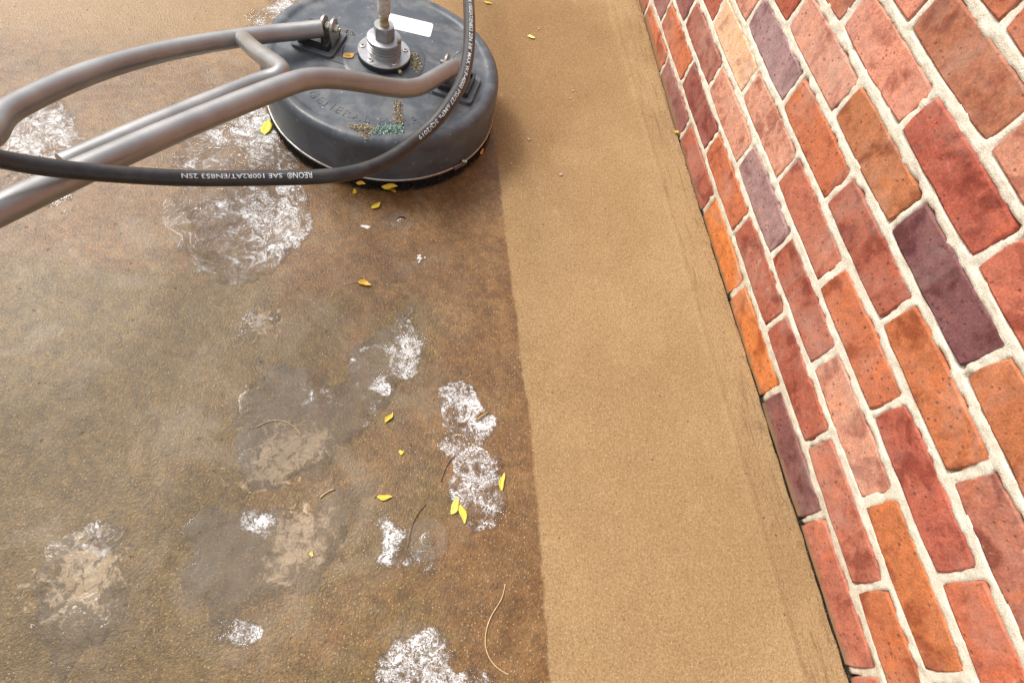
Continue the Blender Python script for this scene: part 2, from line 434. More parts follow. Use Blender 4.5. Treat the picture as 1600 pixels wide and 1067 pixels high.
def mat_water():
    t = NT('thin_water')
    rmp = t.n('Mapping'); rmp.inputs['Rotation'].default_value = (0.5, 0.33, 0.2)
    t.l(t.pos(), rmp.inputs['Vector']); P = rmp.outputs[0]
    ch = t.attr('chop')
    # splashed, bubbling water: short curling ripples
    n1 = t.noise(P, 95.0, 3, 0.55, 1.6)
    n2 = t.noise(P, 230.0, 2, 0.5, 1.0)
    vr = t.vor(P, 120.0, 'Distance', 'SMOOTH_F1')
    h = t.math('ADD', t.math('MULTIPLY', n1, 1.0), t.math('ADD', t.math('MULTIPLY', n2, 0.30), t.math('MULTIPLY', vr, 0.35)))
    patch = t.ramp(t.noise(P, 24.0, 3, 0.6, 0.5), 0.40, 0.60, 0.12, 1.0)
    nb = t.n('Bump'); t.l(h, nb.inputs['Height'])
    nb.inputs['Distance'].default_value = 0.0058
    t.l(t.math('MULTIPLY', ch, patch), nb.inputs['Strength'])
    fr = t.n('Fresnel'); fr.inputs['IOR'].default_value = 1.34
    tr = t.n('BsdfTransparent'); tr.inputs['Color'].default_value = (1, 1, 1, 1)
    df = t.n('BsdfDiffuse'); df.inputs['Color'].default_value = (0.42, 0.345, 0.26, 1)
    gl = t.n('BsdfGlossy'); gl.inputs['Roughness'].default_value = 0.05; t.l(nb.outputs[0], gl.inputs['Normal'])
    # sky glints painted as white diffuse colour: curling threads and small patches
    fa = t.attr('painted_glint')
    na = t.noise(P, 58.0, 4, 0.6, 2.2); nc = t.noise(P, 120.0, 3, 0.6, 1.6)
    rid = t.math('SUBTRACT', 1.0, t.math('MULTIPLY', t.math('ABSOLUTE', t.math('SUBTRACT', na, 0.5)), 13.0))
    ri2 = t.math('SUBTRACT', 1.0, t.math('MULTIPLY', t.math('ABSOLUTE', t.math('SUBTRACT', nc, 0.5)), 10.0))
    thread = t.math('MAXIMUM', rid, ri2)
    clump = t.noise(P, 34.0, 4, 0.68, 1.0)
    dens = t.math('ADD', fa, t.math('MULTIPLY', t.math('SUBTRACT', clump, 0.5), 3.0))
    glint_patch = t.math('MULTIPLY', t.ramp(dens, 1.00, 1.10), t.ramp(t.noise(P, 92.0, 4, 0.62, 2.2), 0.47, 0.51))
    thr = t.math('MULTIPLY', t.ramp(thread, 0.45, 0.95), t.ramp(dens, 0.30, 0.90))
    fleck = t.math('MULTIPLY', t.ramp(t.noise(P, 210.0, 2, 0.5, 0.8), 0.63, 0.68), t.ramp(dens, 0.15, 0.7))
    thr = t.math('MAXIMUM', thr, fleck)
    painted_glint = t.math('MULTIPLY', t.math('MAXIMUM', t.math('MULTIPLY', thr, 0.95), glint_patch), t.ramp(fa, 0.05, 0.25))
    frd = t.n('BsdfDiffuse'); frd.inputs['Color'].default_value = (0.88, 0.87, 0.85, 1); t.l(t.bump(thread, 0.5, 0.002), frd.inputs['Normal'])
    m1 = t.n('MixShader'); t.put(m1.inputs[0], t.attr('murk_sheen')); t.l(tr.outputs[0], m1.inputs[1]); t.l(df.outputs[0], m1.inputs[2])
    m2 = t.n('MixShader'); t.l(fr.outputs[0], m2.inputs[0]); t.l(m1.outputs[0], m2.inputs[1]); t.l(gl.outputs[0], m2.inputs[2])
    m3 = t.n('MixShader'); t.l(t.math('MULTIPLY', painted_glint, 0.97), m3.inputs[0]); t.l(m2.outputs[0], m3.inputs[1]); t.l(frd.outputs[0], m3.inputs[2])
    t.l(m3.outputs[0], t.out.inputs['Surface'])
    return t.m

def mat_brick():
    t = NT('fired_brick')
    oi = t.n('ObjectInfo')
    P = t.pos()
    base = oi.outputs['Color']
    big = t.noise(P, 16.0, 4, 0.6, 0.4)
    mid = t.noise(P, 60.0, 5, 0.65)
    fine = t.noise(P, 330.0, 3, 0.6)
    dark = t.mix(1.0, base, (0.62, 0.50, 0.50), 'MULTIPLY')
    hot = t.mix(1.0, base, (1.22, 1.12, 0.95), 'MULTIPLY')
    col = t.mix(t.ramp(big, 0.36, 0.50), dark, base)
    col = t.mix(t.ramp(big, 0.54, 0.70), col, hot)
    col = t.mix(1.0, col, t.ramp(mid, 0.25, 0.75, 0.80, 1.18), 'MULTIPLY')
    col = t.mix(1.0, col, t.ramp(fine, 0.25, 0.75, 0.76, 1.22), 'MULTIPLY')
    # dark burnt pits
    vd = t.n('TexVoronoi'); t.l(P, vd.inputs['Vector']); vd.inputs['Scale'].default_value = 120.0
    sc = t.n('SeparateColor'); t.l(vd.outputs['Color'], sc.inputs[0])
    pit = t.math('MULTIPLY', t.ramp(t.math('ADD', vd.outputs['Distance'], t.math('MULTIPLY', mid, 0.3)), 0.50, 0.34), t.math('MULTIPLY', t.ramp(sc.outputs[0], 0.74, 0.92), t.ramp(big, 0.42, 0.58)))
    col = t.mix(t.math('MULTIPLY', pit, 0.55), col, (0.055, 0.028, 0.028))
    # lime scuffs; amount sits in the object's alpha
    amt = oi.outputs['Alpha']
    sc1 = t.noise(P, 30.0, 6, 0.72, 0.8)
    scf = t.ramp(t.math('ADD', sc1, t.math('MULTIPLY', t.math('SUBTRACT', amt, 0.5), 0.5)), 0.60, 0.78)
    col = t.mix(t.math('MULTIPLY', scf, 0.55), col, (0.66, 0.52, 0.43))
    # thin mortar haze dusted over the faces
    col = t.mix(t.math('MULTIPLY', t.ramp(t.noise(P, 8.0, 6, 0.7, 0.6), 0.45, 0.75), 0.30), col, (0.50, 0.40, 0.33))
    # soil and slurry splashed along the foot of the wall
    sp = t.n('SeparateXYZ'); t.l(P, sp.inputs[0])
    yy = t.math('MULTIPLY', t.ramp(sp.outputs[1], 0.9, 1.6), 0.028)
    hgt = t.math('ADD', t.math('ADD', yy, 0.004), t.math('MULTIPLY', t.math('SUBTRACT', t.noise(P, 35.0, 4, 0.7), 0.5), 0.03))
    dm = t.ramp(t.math('SUBTRACT', sp.outputs[2], hgt), 0.006, -0.004)
    col = t.mix(t.math('MULTIPLY', dm, 0.8), col, (0.25, 0.155, 0.075))
    h = t.math('ADD', t.math('MULTIPLY', mid, 1.0), t.math('MULTIPLY', fine, 0.35))
    h = t.math('SUBTRACT', h, t.math('MULTIPLY', pit, 0.8))
    return t.pbr(Base_Color=col, Roughness=0.85, Normal=t.bump(h, 0.5, 0.002), Specular_IOR_Level=0.2)

def mat_mortar():
    t = NT('sand_mortar')
    P = t.pos()
    sp = t.n('SeparateXYZ'); t.l(P, sp.inputs[0])
    fine = t.noise(P, 420.0, 3, 0.65)
    mid = t.noise(P, 40.0, 5, 0.65)
    col = t.mix(t.ramp(mid, 0.3, 0.7), (0.66, 0.59, 0.46), (0.78, 0.72, 0.60))
    # splash soil low down, also painting in the dimmer light near the foot
    so = t.ramp(t.math('ADD', sp.outputs[2], t.math('MULTIPLY', t.math('SUBTRACT', mid, 0.5), 0.10)), 0.15, 0.02)
    col = t.mix(t.math('MULTIPLY', so, 0.45), col, (0.44, 0.35, 0.23))
    vd = t.n('TexVoronoi'); t.l(P, vd.inputs['Vector']); vd.inputs['Scale'].default_value = 330.0
    sc = t.n('SeparateColor'); t.l(vd.outputs['Color'], sc.inputs[0])
    col = t.mix(t.math('MULTIPLY', t.ramp(t.noise(P, 22.0, 6, 0.75, 0.4), 0.52, 0.72), t.ramp(sp.outputs[2], 0.35, 0.05, 0.10, 0.45)), col, (0.50, 0.42, 0.31))
    col = t.mix(t.ramp(t.math('ADD', sp.outputs[2], t.math('MULTIPLY', mid, 0.006)), 0.012, 0.002), col, (0.035, 0.026, 0.018))   # near-black below ground level, inside the crack
    spk = t.math('MULTIPLY', t.ramp(vd.outputs['Distance'], 0.5, 0.3), t.ramp(sc.outputs[0], 0.72, 0.82))
    col = t.mix(t.math('MULTIPLY', spk, t.ramp(sp.outputs[2], 0.3, 0.0, 0.05, 0.45)), col, (0.25, 0.19, 0.13))
    col = t.mix(1.0, col, t.ramp(fine, 0.25, 0.75, 0.84, 1.10), 'MULTIPLY')
    return t.pbr(Base_Color=col, Roughness=0.92, Normal=t.bump(fine, 0.6, 0.0025), Specular_IOR_Level=0.2)

def mat_deck():
    t = NT('grey_plastic')
    P = t.pos(True)
    fine = t.noise(P, 240.0, 3, 0.6)
    mid = t.noise(P, 22.0, 5, 0.65, 0.4)
    nd = t.n('NewGeometry'); sn = t.n('SeparateXYZ'); t.l(nd.outputs['Normal'], sn.inputs[0])
    col = t.mix(t.ramp(mid, 0.3, 0.7), (0.052, 0.061, 0.072), (0.080, 0.091, 0.104))
    dust_sheen = t.math('MULTIPLY', t.ramp(mid, 0.42, 0.72), t.ramp(sn.outputs[2], 0.4, 0.95, 0.15, 1.0))  # dust on upward faces, strengthened to paint in sky reflected on the top
    col = t.mix(t.math('MULTIPLY', dust_sheen, 0.5), col, (0.19, 0.185, 0.175))
    mp = t.n('Mapping'); t.l(P, mp.inputs['Vector']); mp.inputs['Scale'].default_value = (30, 190, 60); mp.inputs['Rotation'].default_value = (0, 0, 0.5)
    sc = t.noise(mp.outputs[0], 1.0, 4, 0.7)
    scr = t.ramp(sc, 0.66, 0.74)
    col = t.mix(t.math('MULTIPLY', scr, 0.25), col, (0.24, 0.24, 0.24))
    vd = t.n('TexVoronoi'); t.l(P, vd.inputs['Vector']); vd.inputs['Scale'].default_value = 85.0
    cc = t.n('SeparateColor'); t.l(vd.outputs['Color'], cc.inputs[0])
    spk = t.math('MULTIPLY', t.ramp(vd.outputs['Distance'], 0.16, 0.08), t.ramp(cc.outputs[0], 0.82, 0.88))
    col = t.mix(t.math('MULTIPLY', spk, 0.7), col, (0.45, 0.44, 0.41))
    rg = t.ramp(mid, 0.3, 0.7, 0.29, 0.46)
    return t.pbr(Base_Color=col, Roughness=rg, Normal=t.bump(t.math('ADD', fine, t.math('MULTIPLY', mid, 2.0)), 0.22, 0.001))

def mat_simple(name, c, rough=0.5, metal=0.0, var=0.2, scale=60, bump=0.15, dirt=None, dirtamt=0.5, objc=True):
    t = NT(name)
    P = t.pos(objc)
    n = t.noise(P, scale, 5, 0.65)
    f = t.noise(P, scale * 7, 3, 0.6)
    a = tuple(max(0, x * (1 - var)) for x in c); b = tuple(min(1, x * (1 + var)) for x in c)
    col = t.mix(t.ramp(n, 0.3, 0.7), a, b)
    mt = metal
    if dirt is not None:
        d = t.math('MULTIPLY', t.ramp(t.noise(P, scale * 0.6, 6, 0.72, 0.5), 0.46, 0.66), dirtamt)
        col = t.mix(d, col, dirt)
        if metal > 0: mt = t.math('MULTIPLY', t.math('SUBTRACT', 1.0, d), metal)
    rg = t.ramp(n, 0.3, 0.7, max(0.02, rough * 0.8), min(1, rough * 1.2))
    return t.pbr(Base_Color=col, Roughness=rg, Metallic=mt, Normal=t.bump(t.math('ADD', n, f), bump, 0.001))

def mat_leaf():
    t = NT('autumn_leaf')
    oi = t.n('ObjectInfo'); P = t.pos(True)
    n = t.noise(P, 160, 4, 0.6)
    sp = t.n('SeparateXYZ'); t.l(P, sp.inputs[0])
    vein = t.ramp(t.math('ABSOLUTE', sp.outputs[1]), 0.0010, 0.0002)
    col = t.mix(t.ramp(n, 0.35, 0.7), oi.outputs['Color'], t.mix(1.0, oi.outputs['Color'], (0.85, 0.76, 0.6), 'MULTIPLY'))
    col = t.mix(t.math('MULTIPLY', vein, 0.5), col, (0.75, 0.66, 0.25))
    brn = t.ramp(t.noise(P, 420, 2, 0.5), 0.68, 0.75)
    col = t.mix(t.math('MULTIPLY', brn, 0.5), col, (0.25, 0.12, 0.03))
    return t.pbr(Base_Color=col, Roughness=0.42, Normal=t.bump(n, 0.3, 0.0008))

M = dict(
    ground=mat_ground(), water=mat_water(), brick=mat_brick(), mortar=mat_mortar(), deck=mat_deck(),
    steel=mat_simple('brushed_steel', (0.50, 0.47, 0.43), 0.32, 1.0, 0.12, 40, 0.1, (0.22, 0.17, 0.13), 0.35),
    tube=mat_simple('worn_steel_tube', (0.34, 0.33, 0.32), 0.37, 0.7, 0.14, 9, 0.0),
    alu=mat_simple('machined_aluminium', (0.40, 0.40, 0.405), 0.36, 0.75, 0.08, 50, 0.08, (0.22, 0.21, 0.19), 0.35),
    black=mat_simple('black_rubber', (0.018, 0.018, 0.019), 0.5, 0.0, 0.25, 80, 0.25),
    hose=mat_simple('hose_rubber', (0.022, 0.020, 0.020), 0.36, 0.0, 0.25, 45, 0.2, (0.07, 0.055, 0.045), 0.35, False),
    brass=mat_simple('dull_brass', (0.42, 0.33, 0.19), 0.42, 0.7, 0.2, 120, 0.3, (0.24, 0.19, 0.12), 0.6),
    worn=mat_simple('worn_fitting', (0.62, 0.56, 0.47), 0.5, 0.3, 0.2, 150, 0.5, (0.22, 0.16, 0.10), 0.6),
    white=mat_simple('white_vinyl', (0.86, 0.86, 0.84), 0.35, 0.0, 0.01, 30, 0.02),
    print=mat_simple('white_print', (0.56, 0.56, 0.55), 0.6, 0.0, 0.2, 300, 0.05, (0.16, 0.15, 0.14), 0.4, False),
    bristle=mat_simple('brush_bristle', (0.012, 0.011, 0.010), 0.5, 0.0, 0.3, 200, 0.1),
    leaf=mat_leaf(),
    stem=mat_simple('dry_stem', (0.52, 0.37, 0.19), 0.55, 0.0, 0.2, 120, 0.1),
    stone=mat_simple('small_stone', (0.50, 0.38, 0.30), 0.7, 0.0, 0.2, 200, 0.4),
    grit=mat_simple('crushed_grit', (0.34, 0.29, 0.20), 0.6, 0.0, 0.95, 420, 0.2),
    greengrit=mat_simple('green_grit', (0.27, 0.38, 0.33), 0.5, 0.0, 0.9, 420, 0.2),
    foam=mat_simple('soap_foam', (0.82, 0.80, 0.76), 0.5, 0.0, 0.05, 300, 0.5),
    nut=mat_simple('zinc_nut', (0.62, 0.58, 0.46), 0.35, 0.6, 0.1, 120, 0.1),
    soil=mat_simple('soil_crumbs', (0.20, 0.13, 0.07), 0.85, 0.0, 0.8, 300, 0.2, objc=False),
    bark=mat_simple('wet_twig', (0.16, 0.085, 0.035), 0.45, 0.0, 0.3, 150, 0.3),
)
# ------------------------------------------------------------------ ground
def foot_rise(y):
    return np.interp(y, [0.2, 0.4, 0.85, 1.107, 1.365, 1.623, 2.0], [-0.005, -0.002, 0.0005, 0.003, 0.0126, 0.0254, 0.03])

def zg(x, y):
    x = np.asarray(x, float); y = np.asarray(y, float)
    z = (fbm(x * 9, y * 9, 3, 3) - 0.5) * 0.0035 + (vnoise(x * 40, y * 40, 9) - 0.5) * 0.0008
    near = sstep(-0.11, -0.004, x)
    z = z * (1 - 0.5 * near) + foot_rise(y) * near
    ridge = np.exp(-((x + 0.085 + 0.006 * (vnoise(y * 6, y * 0, 4) - 0.5)) / 0.006) ** 2) * 0.0016
    crack = -0.0012 - 0.0028 * vnoise(y * 70, x * 0, 21) - 0.0015 * vnoise(y * 22, x * 0, 5)
    z = z + ridge - 0.03 * sstep(0.0, 0.0016, x - crack)
    fade = sstep(3.0, 1.5, np.abs(x)) * sstep(4.0, 2.5, np.abs(y - 0.8))
    return z * np.where(x > -0.02, 1, fade)

def poly_sd(x, y, poly):
    """signed distance, positive inside"""
    d = np.full(x.shape, 1e9); ins = np.zeros(x.shape, bool)
    n = len(poly)
    for i in range(n):
        x0, y0 = poly[i]; x1, y1 = poly[(i + 1) % n]
        ex, ey = x1 - x0, y1 - y0
        t = np.clip(((x - x0) * ex + (y - y0) * ey) / (ex * ex + ey * ey), 0, 1)
        d = np.minimum(d, np.hypot(x - x0 - t * ex, y - y0 - t * ey))
        c = ((y0 > y) != (y1 > y))
        with np.errstate(divide='ignore', invalid='ignore'):
            xi = (x1 - x0) * (y - y0) / (y1 - y0) + x0
        ins ^= c & (x < xi)
    return np.where(ins, d, -d)

def grid_mesh(name, xs, ys, zf):
    X, Y = np.meshgrid(xs, ys)
    Z = zf(X, Y)
    nx, ny = len(xs), len(ys)
    v = np.stack([X, Y, Z], -1).reshape(-1, 3)
    i = np.arange(nx * ny).reshape(ny, nx)
    q = np.stack([i[:-1, :-1], i[:-1, 1:], i[1:, 1:], i[1:, :-1]], -1).reshape(-1, 4)
    return v, q

def np_mesh(name, v, q):
    me = bpy.data.meshes.new(name)
    me.vertices.add(len(v)); me.vertices.foreach_set('co', np.asarray(v, np.float32).ravel())
    me.loops.add(q.size); me.loops.foreach_set('vertex_index', q.astype(np.int32).ravel())
    me.polygons.add(len(q)); me.polygons.foreach_set('loop_start', np.arange(0, q.size, 4, dtype=np.int32))
    me.polygons.foreach_set('loop_total', np.full(len(q), 4, np.int32))
    me.polygons.foreach_set('use_smooth', np.ones(len(q), bool))
    me.update(calc_edges=True); me.validate()
    return me

def set_attr(me, name, vals):
    a = me.attributes.new(name, 'FLOAT', 'POINT')
    a.data.foreach_set('value', np.asarray(vals, np.float32).ravel())

xs = np.concatenate([[-40, -20, -10, -6, -4, -3], np.arange(-2.4, -0.12, 0.009), np.arange(-0.12, -0.016, 0.004), np.arange(-0.016, 0.004, 0.0010), [0.006, 0.03, 0.12, 1, 5, 20, 40]])
ys = np.concatenate([[-40, -20, -8, -4, -2, -1.2], np.arange(-0.7, 2.4, 0.009), [2.6, 3, 4, 6, 10, 20, 40]])
gv, gq = grid_mesh('concrete', xs, ys, zg)
gme = np_mesh('concrete_path', gv, gq)
gx, gy = gv[:, 0], gv[:, 1]
xb = np.interp(gy, [-0.4, -0.08, 0.084, 0.3, 0.64, 1.0, 1.3], [-0.545, -0.507, -0.497, -0.489, -0.491, -0.492, -0.497])
xb = xb + (fbm(gy * 9, gy * 0, 61, 3) - 0.5) * 0.010
wetd = np.minimum(xb - gx, 6)
# behind the machine the wet sweep fades out
wetd = np.where(gy > 1.22, np.minimum(wetd, (-0.80 - gx) + 0.9 * (1.32 - gy)), wetd)
set_attr(gme, 'wetd', np.clip(wetd, -1, 1))
set_attr(gme, 'edge', sstep(-0.13, -0.03, gx) * (gx < 0.01))
dm = np.exp(-(((gx + 0.45) / 0.11) ** 2 + ((gy - 1.12) / 0.20) ** 2)) + 0.5 * np.exp(-(((gx + 0.3) / 0.25) ** 2 + ((gy - 1.35) / 0.35) ** 2)) + 0.35 * sstep(0.75, 1.5, gy)  # soft shadow right of the machine painted in, together with damp concrete
set_attr(gme, 'damp', np.clip(dm, 0, 1))
set_attr(gme, 'ochre', 0.8 * sstep(1.12, 1.35, gy))
sl = np.zeros_like(gx)
for sx, sy, sr in SILT:
    sl = np.maximum(sl, np.exp(-(((gx - sx) ** 2 + (gy - sy) ** 2) / (sr * sr)) * 0.9))
set_attr(gme, 'silt', sl * 0.8)
ol = 0.62 * sstep(-0.56, -0.70, gx) * sstep(0.78, 0.5, gy) + 0.25 * sstep(-0.9, -1.0, gx)
set_attr(gme, 'olive', ol)
ground = obj('concrete_path', gme, M['ground'])
tag(ground, 'sandy brown concrete path, dark and wet beside a dry strip along the wall', kind='structure')

# thin water lying on the wet concrete; every puddle has a calm or a splashed surface
CHOP = {'A': 0.95, 'B': 0.10, 'C': 0.8, 'D': 0.85, 'E': 0.8, 'F': 0.12, 'G': 0.3, 'H': 0.8, 'I': 0.2, 'J': 0.8, 'L': 0.3, 'M': 0.8}
MURK_SHEEN = {'B': 0.15, 'F': 0.16, 'I': 0.12, 'G': 0.12, 'L': 0.1}  # muddy water, paled further to paint in the grey sky reflection
HOT = [(-0.683, 0.47, 0.055), (-0.735, 0.42, 0.03), (-0.575, 0.36, 0.05), (-0.60, 0.25, 0.04)]
WLAB = {'A': 'splashed puddle glinting white beside the round machine', 'B': 'broad murky puddle with a bright rippled edge', 'C': 'splashed glinting puddle beside the dry strip',
        'D': 'small bright puddle near the curved grass stem', 'E': 'glinting puddle in the foreground', 'F': 'dull silty puddle in the foreground', 'G': 'small dull puddle above the broad murky one',
        'H': 'glinting puddle behind the machine handle', 'I': 'tiny puddle with a bubble in front of the brush', 'J': 'small glinting puddle at the foreground',
        'L': 'pale puddle beside the silty one', 'M': 'splashed puddle under the hose'}
for key, poly in PUDDLES.items():
    pa = np.array(poly)
    x0, y0 = pa.min(0) - 0.03; x1, y1 = pa.max(0) + 0.03
    st = 0.003
    px = np.arange(x0, x1, st); py = np.arange(y0, y1, st)
    X, Y = np.meshgrid(px, py)
    sd_ = poly_sd(X, Y, poly) + (fbm(X * 28, Y * 28, 11, 4) - 0.55) * 0.06
    i = np.arange(X.size).reshape(X.shape)
    sdm = np.maximum(np.maximum(sd_[:-1, :-1], sd_[:-1, 1:]), np.maximum(sd_[1:, 1:], sd_[1:, :-1]))
    keep = sdm > -0.004
    q = np.stack([i[:-1, :-1], i[:-1, 1:], i[1:, 1:], i[1:, :-1]], -1)[keep]
    used = np.unique(q); remap = np.full(X.size, -1); remap[used] = np.arange(len(used))
    Xf, Yf, sf = X.ravel()[used], Y.ravel()[used], sd_.ravel()[used]
    ch = np.full(Xf.shape, CHOP[key])
    if key in 'BC':
        for hx, hy, hr in HOT:
            ch = np.maximum(ch, np.exp(-(((Xf - hx) ** 2 + (Yf - hy) ** 2) / hr ** 2)) * 0.95)
    mk = np.full(Xf.shape, MURK_SHEEN.get(key, 0.03)) * sstep(-0.001, 0.045, sf + (fbm(Xf * 40, Yf * 40, 17, 3) - 0.5) * 0.05)
    Zf = zg(Xf, Yf) + np.clip(sf * 0.03, -0.0022, 0.0007)
    me = np_mesh('puddle', np.stack([Xf, Yf, Zf], -1), remap[q])
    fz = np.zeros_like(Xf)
    for fx, fy, frr, fa in PAINTED_GLINTS:
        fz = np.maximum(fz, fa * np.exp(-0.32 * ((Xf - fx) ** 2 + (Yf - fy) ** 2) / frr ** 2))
    set_attr(me, 'painted_glint', fz * sstep(0.0, 0.008, sf))
    set_attr(me, 'chop', ch); set_attr(me, 'murk_sheen', mk)
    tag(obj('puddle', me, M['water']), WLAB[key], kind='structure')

# ------------------------------------------------------------------ brick wall
HC, LB, Y0, Z0 = 0.08048, 0.24, 0.35737, 0.0135
JW = 0.0112      # head joint
JB = 0.0145      # bed joint
NC = 18
YMIN, YMAX = -0.85, 2.75
wall = empty('brick_wall', (0, 0, 0))
tag(wall, 'red and orange brick wall with pale sandy mortar beside the path', 'wall')

def joint_d(y, z):
    """distance outside the nearest brick face outline (positive in the joint)"""
    k = np.floor((z + Z0) / HC) + 1            # course number, 1 = lowest
    zc = (k - 0.5) * HC - Z0
    off = np.where(np.mod(k, 2) == 1, 0.0, 0.5)
    j = np.floor((y - Y0) / LB - off) + off
    yc = Y0 + (j + 0.5) * LB
    dz = np.abs(z - zc) - (HC - JB) / 2
    dy = np.abs(y - yc) - (LB - JW) / 2
    return np.maximum(dz, dy)

my = np.arange(YMIN, YMAX, 0.0045); mz = np.arange(-0.06, NC * HC - Z0, 0.0045)
Yg, Zg = np.meshgrid(my, mz)
jd = joint_d(Yg, Zg) + (fbm(Yg * 55, Zg * 55, 31, 3) - 0.5) * 0.010 + (fbm(Yg * 18, Zg * 18, 35, 3) - 0.5) * 0.008 + 0.0012
face = 0.0014 + (fbm(Yg * 90, Zg * 90, 41, 3) - 0.5) * 0.0050
Xg = face + (0.016 - face) * sstep(-0.0005, -0.0045, jd)
i = np.arange(Yg.size).reshape(Yg.shape)
q = np.stack([i[:-1, :-1], i[1:, :-1], i[1:, 1:], i[:-1, 1:]], -1).reshape(-1, 4)
mme = np_mesh('mortar', np.stack([Xg, Yg, Zg], -1).reshape(-1, 3), q)
obj('mortar', mme, M['mortar'], wall)
v, f = prism([(0.03, YMIN), (0.11, YMIN), (0.11, YMAX), (0.03, YMAX)], -0.06, NC * HC - Z0)
obj('wall_core', mesh_py('wall_core', v, f), M['mortar'], wall)

def brick_mesh(seed, length, full):
    rnd = random.Random(seed)
    h = (HC - JB)
    w = length - JW
    n_long, n_short = 6, 3
    loop = []
    for k in range(n_long): loop.append((-w / 2 + w * k / n_long, -h / 2))
    for k in range(n_short): loop.append((w / 2, -h / 2 + h * k / n_short))
    for k in range(n_long): loop.append((w / 2 - w * k / n_long, h / 2))
    for k in range(n_short): loop.append((-w / 2, h / 2 - h * k / n_short))
    m = len(loop)
    v, f = [], []
    jit = [(rnd.uniform(-0.0014, 0.0010), rnd.uniform(-0.0014, 0.0010)) for _ in loop]
    def ring(ins, x, jx=0.0):
        for (a, b), (ja, jb) in zip(loop, jit):
            sa = 1 if a > 0 else -1; sb = 1 if b > 0 else -1
            ea = abs(abs(a) - w / 2) < 1e-6; eb = abs(abs(b) - h / 2) < 1e-6
            # corners cut in
            c = 0.0022 if (ea and eb) else 0.0
            yy = a - (sa * (ins + c) if ea else 0) + (ja * sa if ea else 0)
            zz = b - (sb * (ins + c) if eb else 0) + (jb * sb if eb else 0)
            v.append((x + rnd.uniform(-jx, jx), yy, zz))
    ring(0.0, 0.05); ring(0.0, 0.0034); ring(0.0008, 0.0009, 0.0004); ring(0.0032, 0.0, 0.0005)
    for r in range(3):
        for a in range(m):
            b = (a + 1) % m
            f.append((r * m + a, r * m + b, (r + 1) * m + b, (r + 1) * m + a))
    c0 = len(v)
    for k in range(5):
        v.append((rnd.uniform(-0.0004, 0.0008), -w / 2 + w * (k + 1) / 6, rnd.uniform(-0.006, 0.006)))
    b3 = 3 * m
    # front face: strips to the five inner points
    for k in range(n_long):
        ci = c0 + min(max(k - 1, 0), 4); cj = c0 + min(k, 4)
        f.append((b3 + k, b3 + k + 1, cj)); 
        if ci != cj: f.append((b3 + k, cj, ci))
    t0 = n_long + n_short
    for k in range(n_long):
        ci = c0 + 4 - min(max(k - 1, 0), 4); cj = c0 + 4 - min(k, 4)
        f.append((b3 + t0 + k, b3 + t0 + k + 1, cj))
        if ci != cj: f.append((b3 + t0 + k, cj, ci))
    for k in range(n_short):
        f.append((b3 + n_long + k, b3 + n_long + k + 1, c0 + 4))
        f.append((b3 + (t0 + n_long + k) % m, b3 + (t0 + n_long + k + 1) % m, c0))
    me = mesh_py('brick', v, f)
    bm = bmesh.new(); bm.from_mesh(me)
    bmesh.ops.recalc_face_normals(bm, faces=bm.faces)
    bm.verts.ensure_lookup_table()
    for e in bm.edges:
        if all(b3 <= q.index < b3 + m for q in e.verts): e.smooth = False
    bm.to_mesh(me); bm.free()
    me.polygons.foreach_set('use_smooth', [True] * len(me.polygons))
    me.materials.append(M['brick'])
    return me

variants = [brick_mesh(s, LB, True) for s in range(7)]
# colour of the bricks the photograph shows: (course, joint at the near end) -> colour and lime scuffs
OR = (0.56, 0.180, 0.050); RD = (0.36, 0.108, 0.066); DM = (0.20, 0.082, 0.072); PU = (0.26, 0.105, 0.088); RB = (0.42, 0.140, 0.085)
SA = (0.56, 0.265, 0.175); PE = (0.72, 0.43, 0.25); MV = (0.33, 0.200, 0.185); RO = (0.46, 0.145, 0.068)  # salmon and peach lifted paler to paint in glare on the upper courses
KN = {(1, -1): (DM, .1), (1, 0): (OR, .05), (1, 1): (OR, .05), (1, 2): (RD, .15), (1, 3): (PU, .1), (1, 4): (RO, .1), (1, 5): (RD, .1), (1, -2): (RB, .1),
      (2, -.5): (RD, .35), (2, .5): (RD, .60), (2, 1.5): (RO, .35), (2, 2.5): ((0.27, 0.085, 0.062), .1), (2, 3.5): (RO, .2), (2, 4.5): (PU, .2), (2, -1.5): (RB, .2),
      (3, 4): (PU, .3), (3, 3): ((0.34, 0.13, 0.09), .4), (3, 2): (SA, .4), (3, 1): (MV, .35), (3, 0): (RD, .3), (3, -1): (SA, .4),
      (4, 3.5): (RD, .35), (4, 2.5): (PE, .75), (4, 1.5): (SA, .65), (4, .5): (RB, .4), (4, -.5): (RO, .3),
      (5, 3): (SA, .4), (5, 2): ((0.33, 0.20, 0.20), .4), (5, 1): (RO, .4), (5, 0): (RD, .4), (5, 4): (RD, .3)}
PAL = [(RD, 6), (RB, 8), (DM, 1), (PU, 1), (SA, 5), (RO, 7)]
pal = [c for c, w in PAL for _ in range(w)]
rb = random.Random(42)
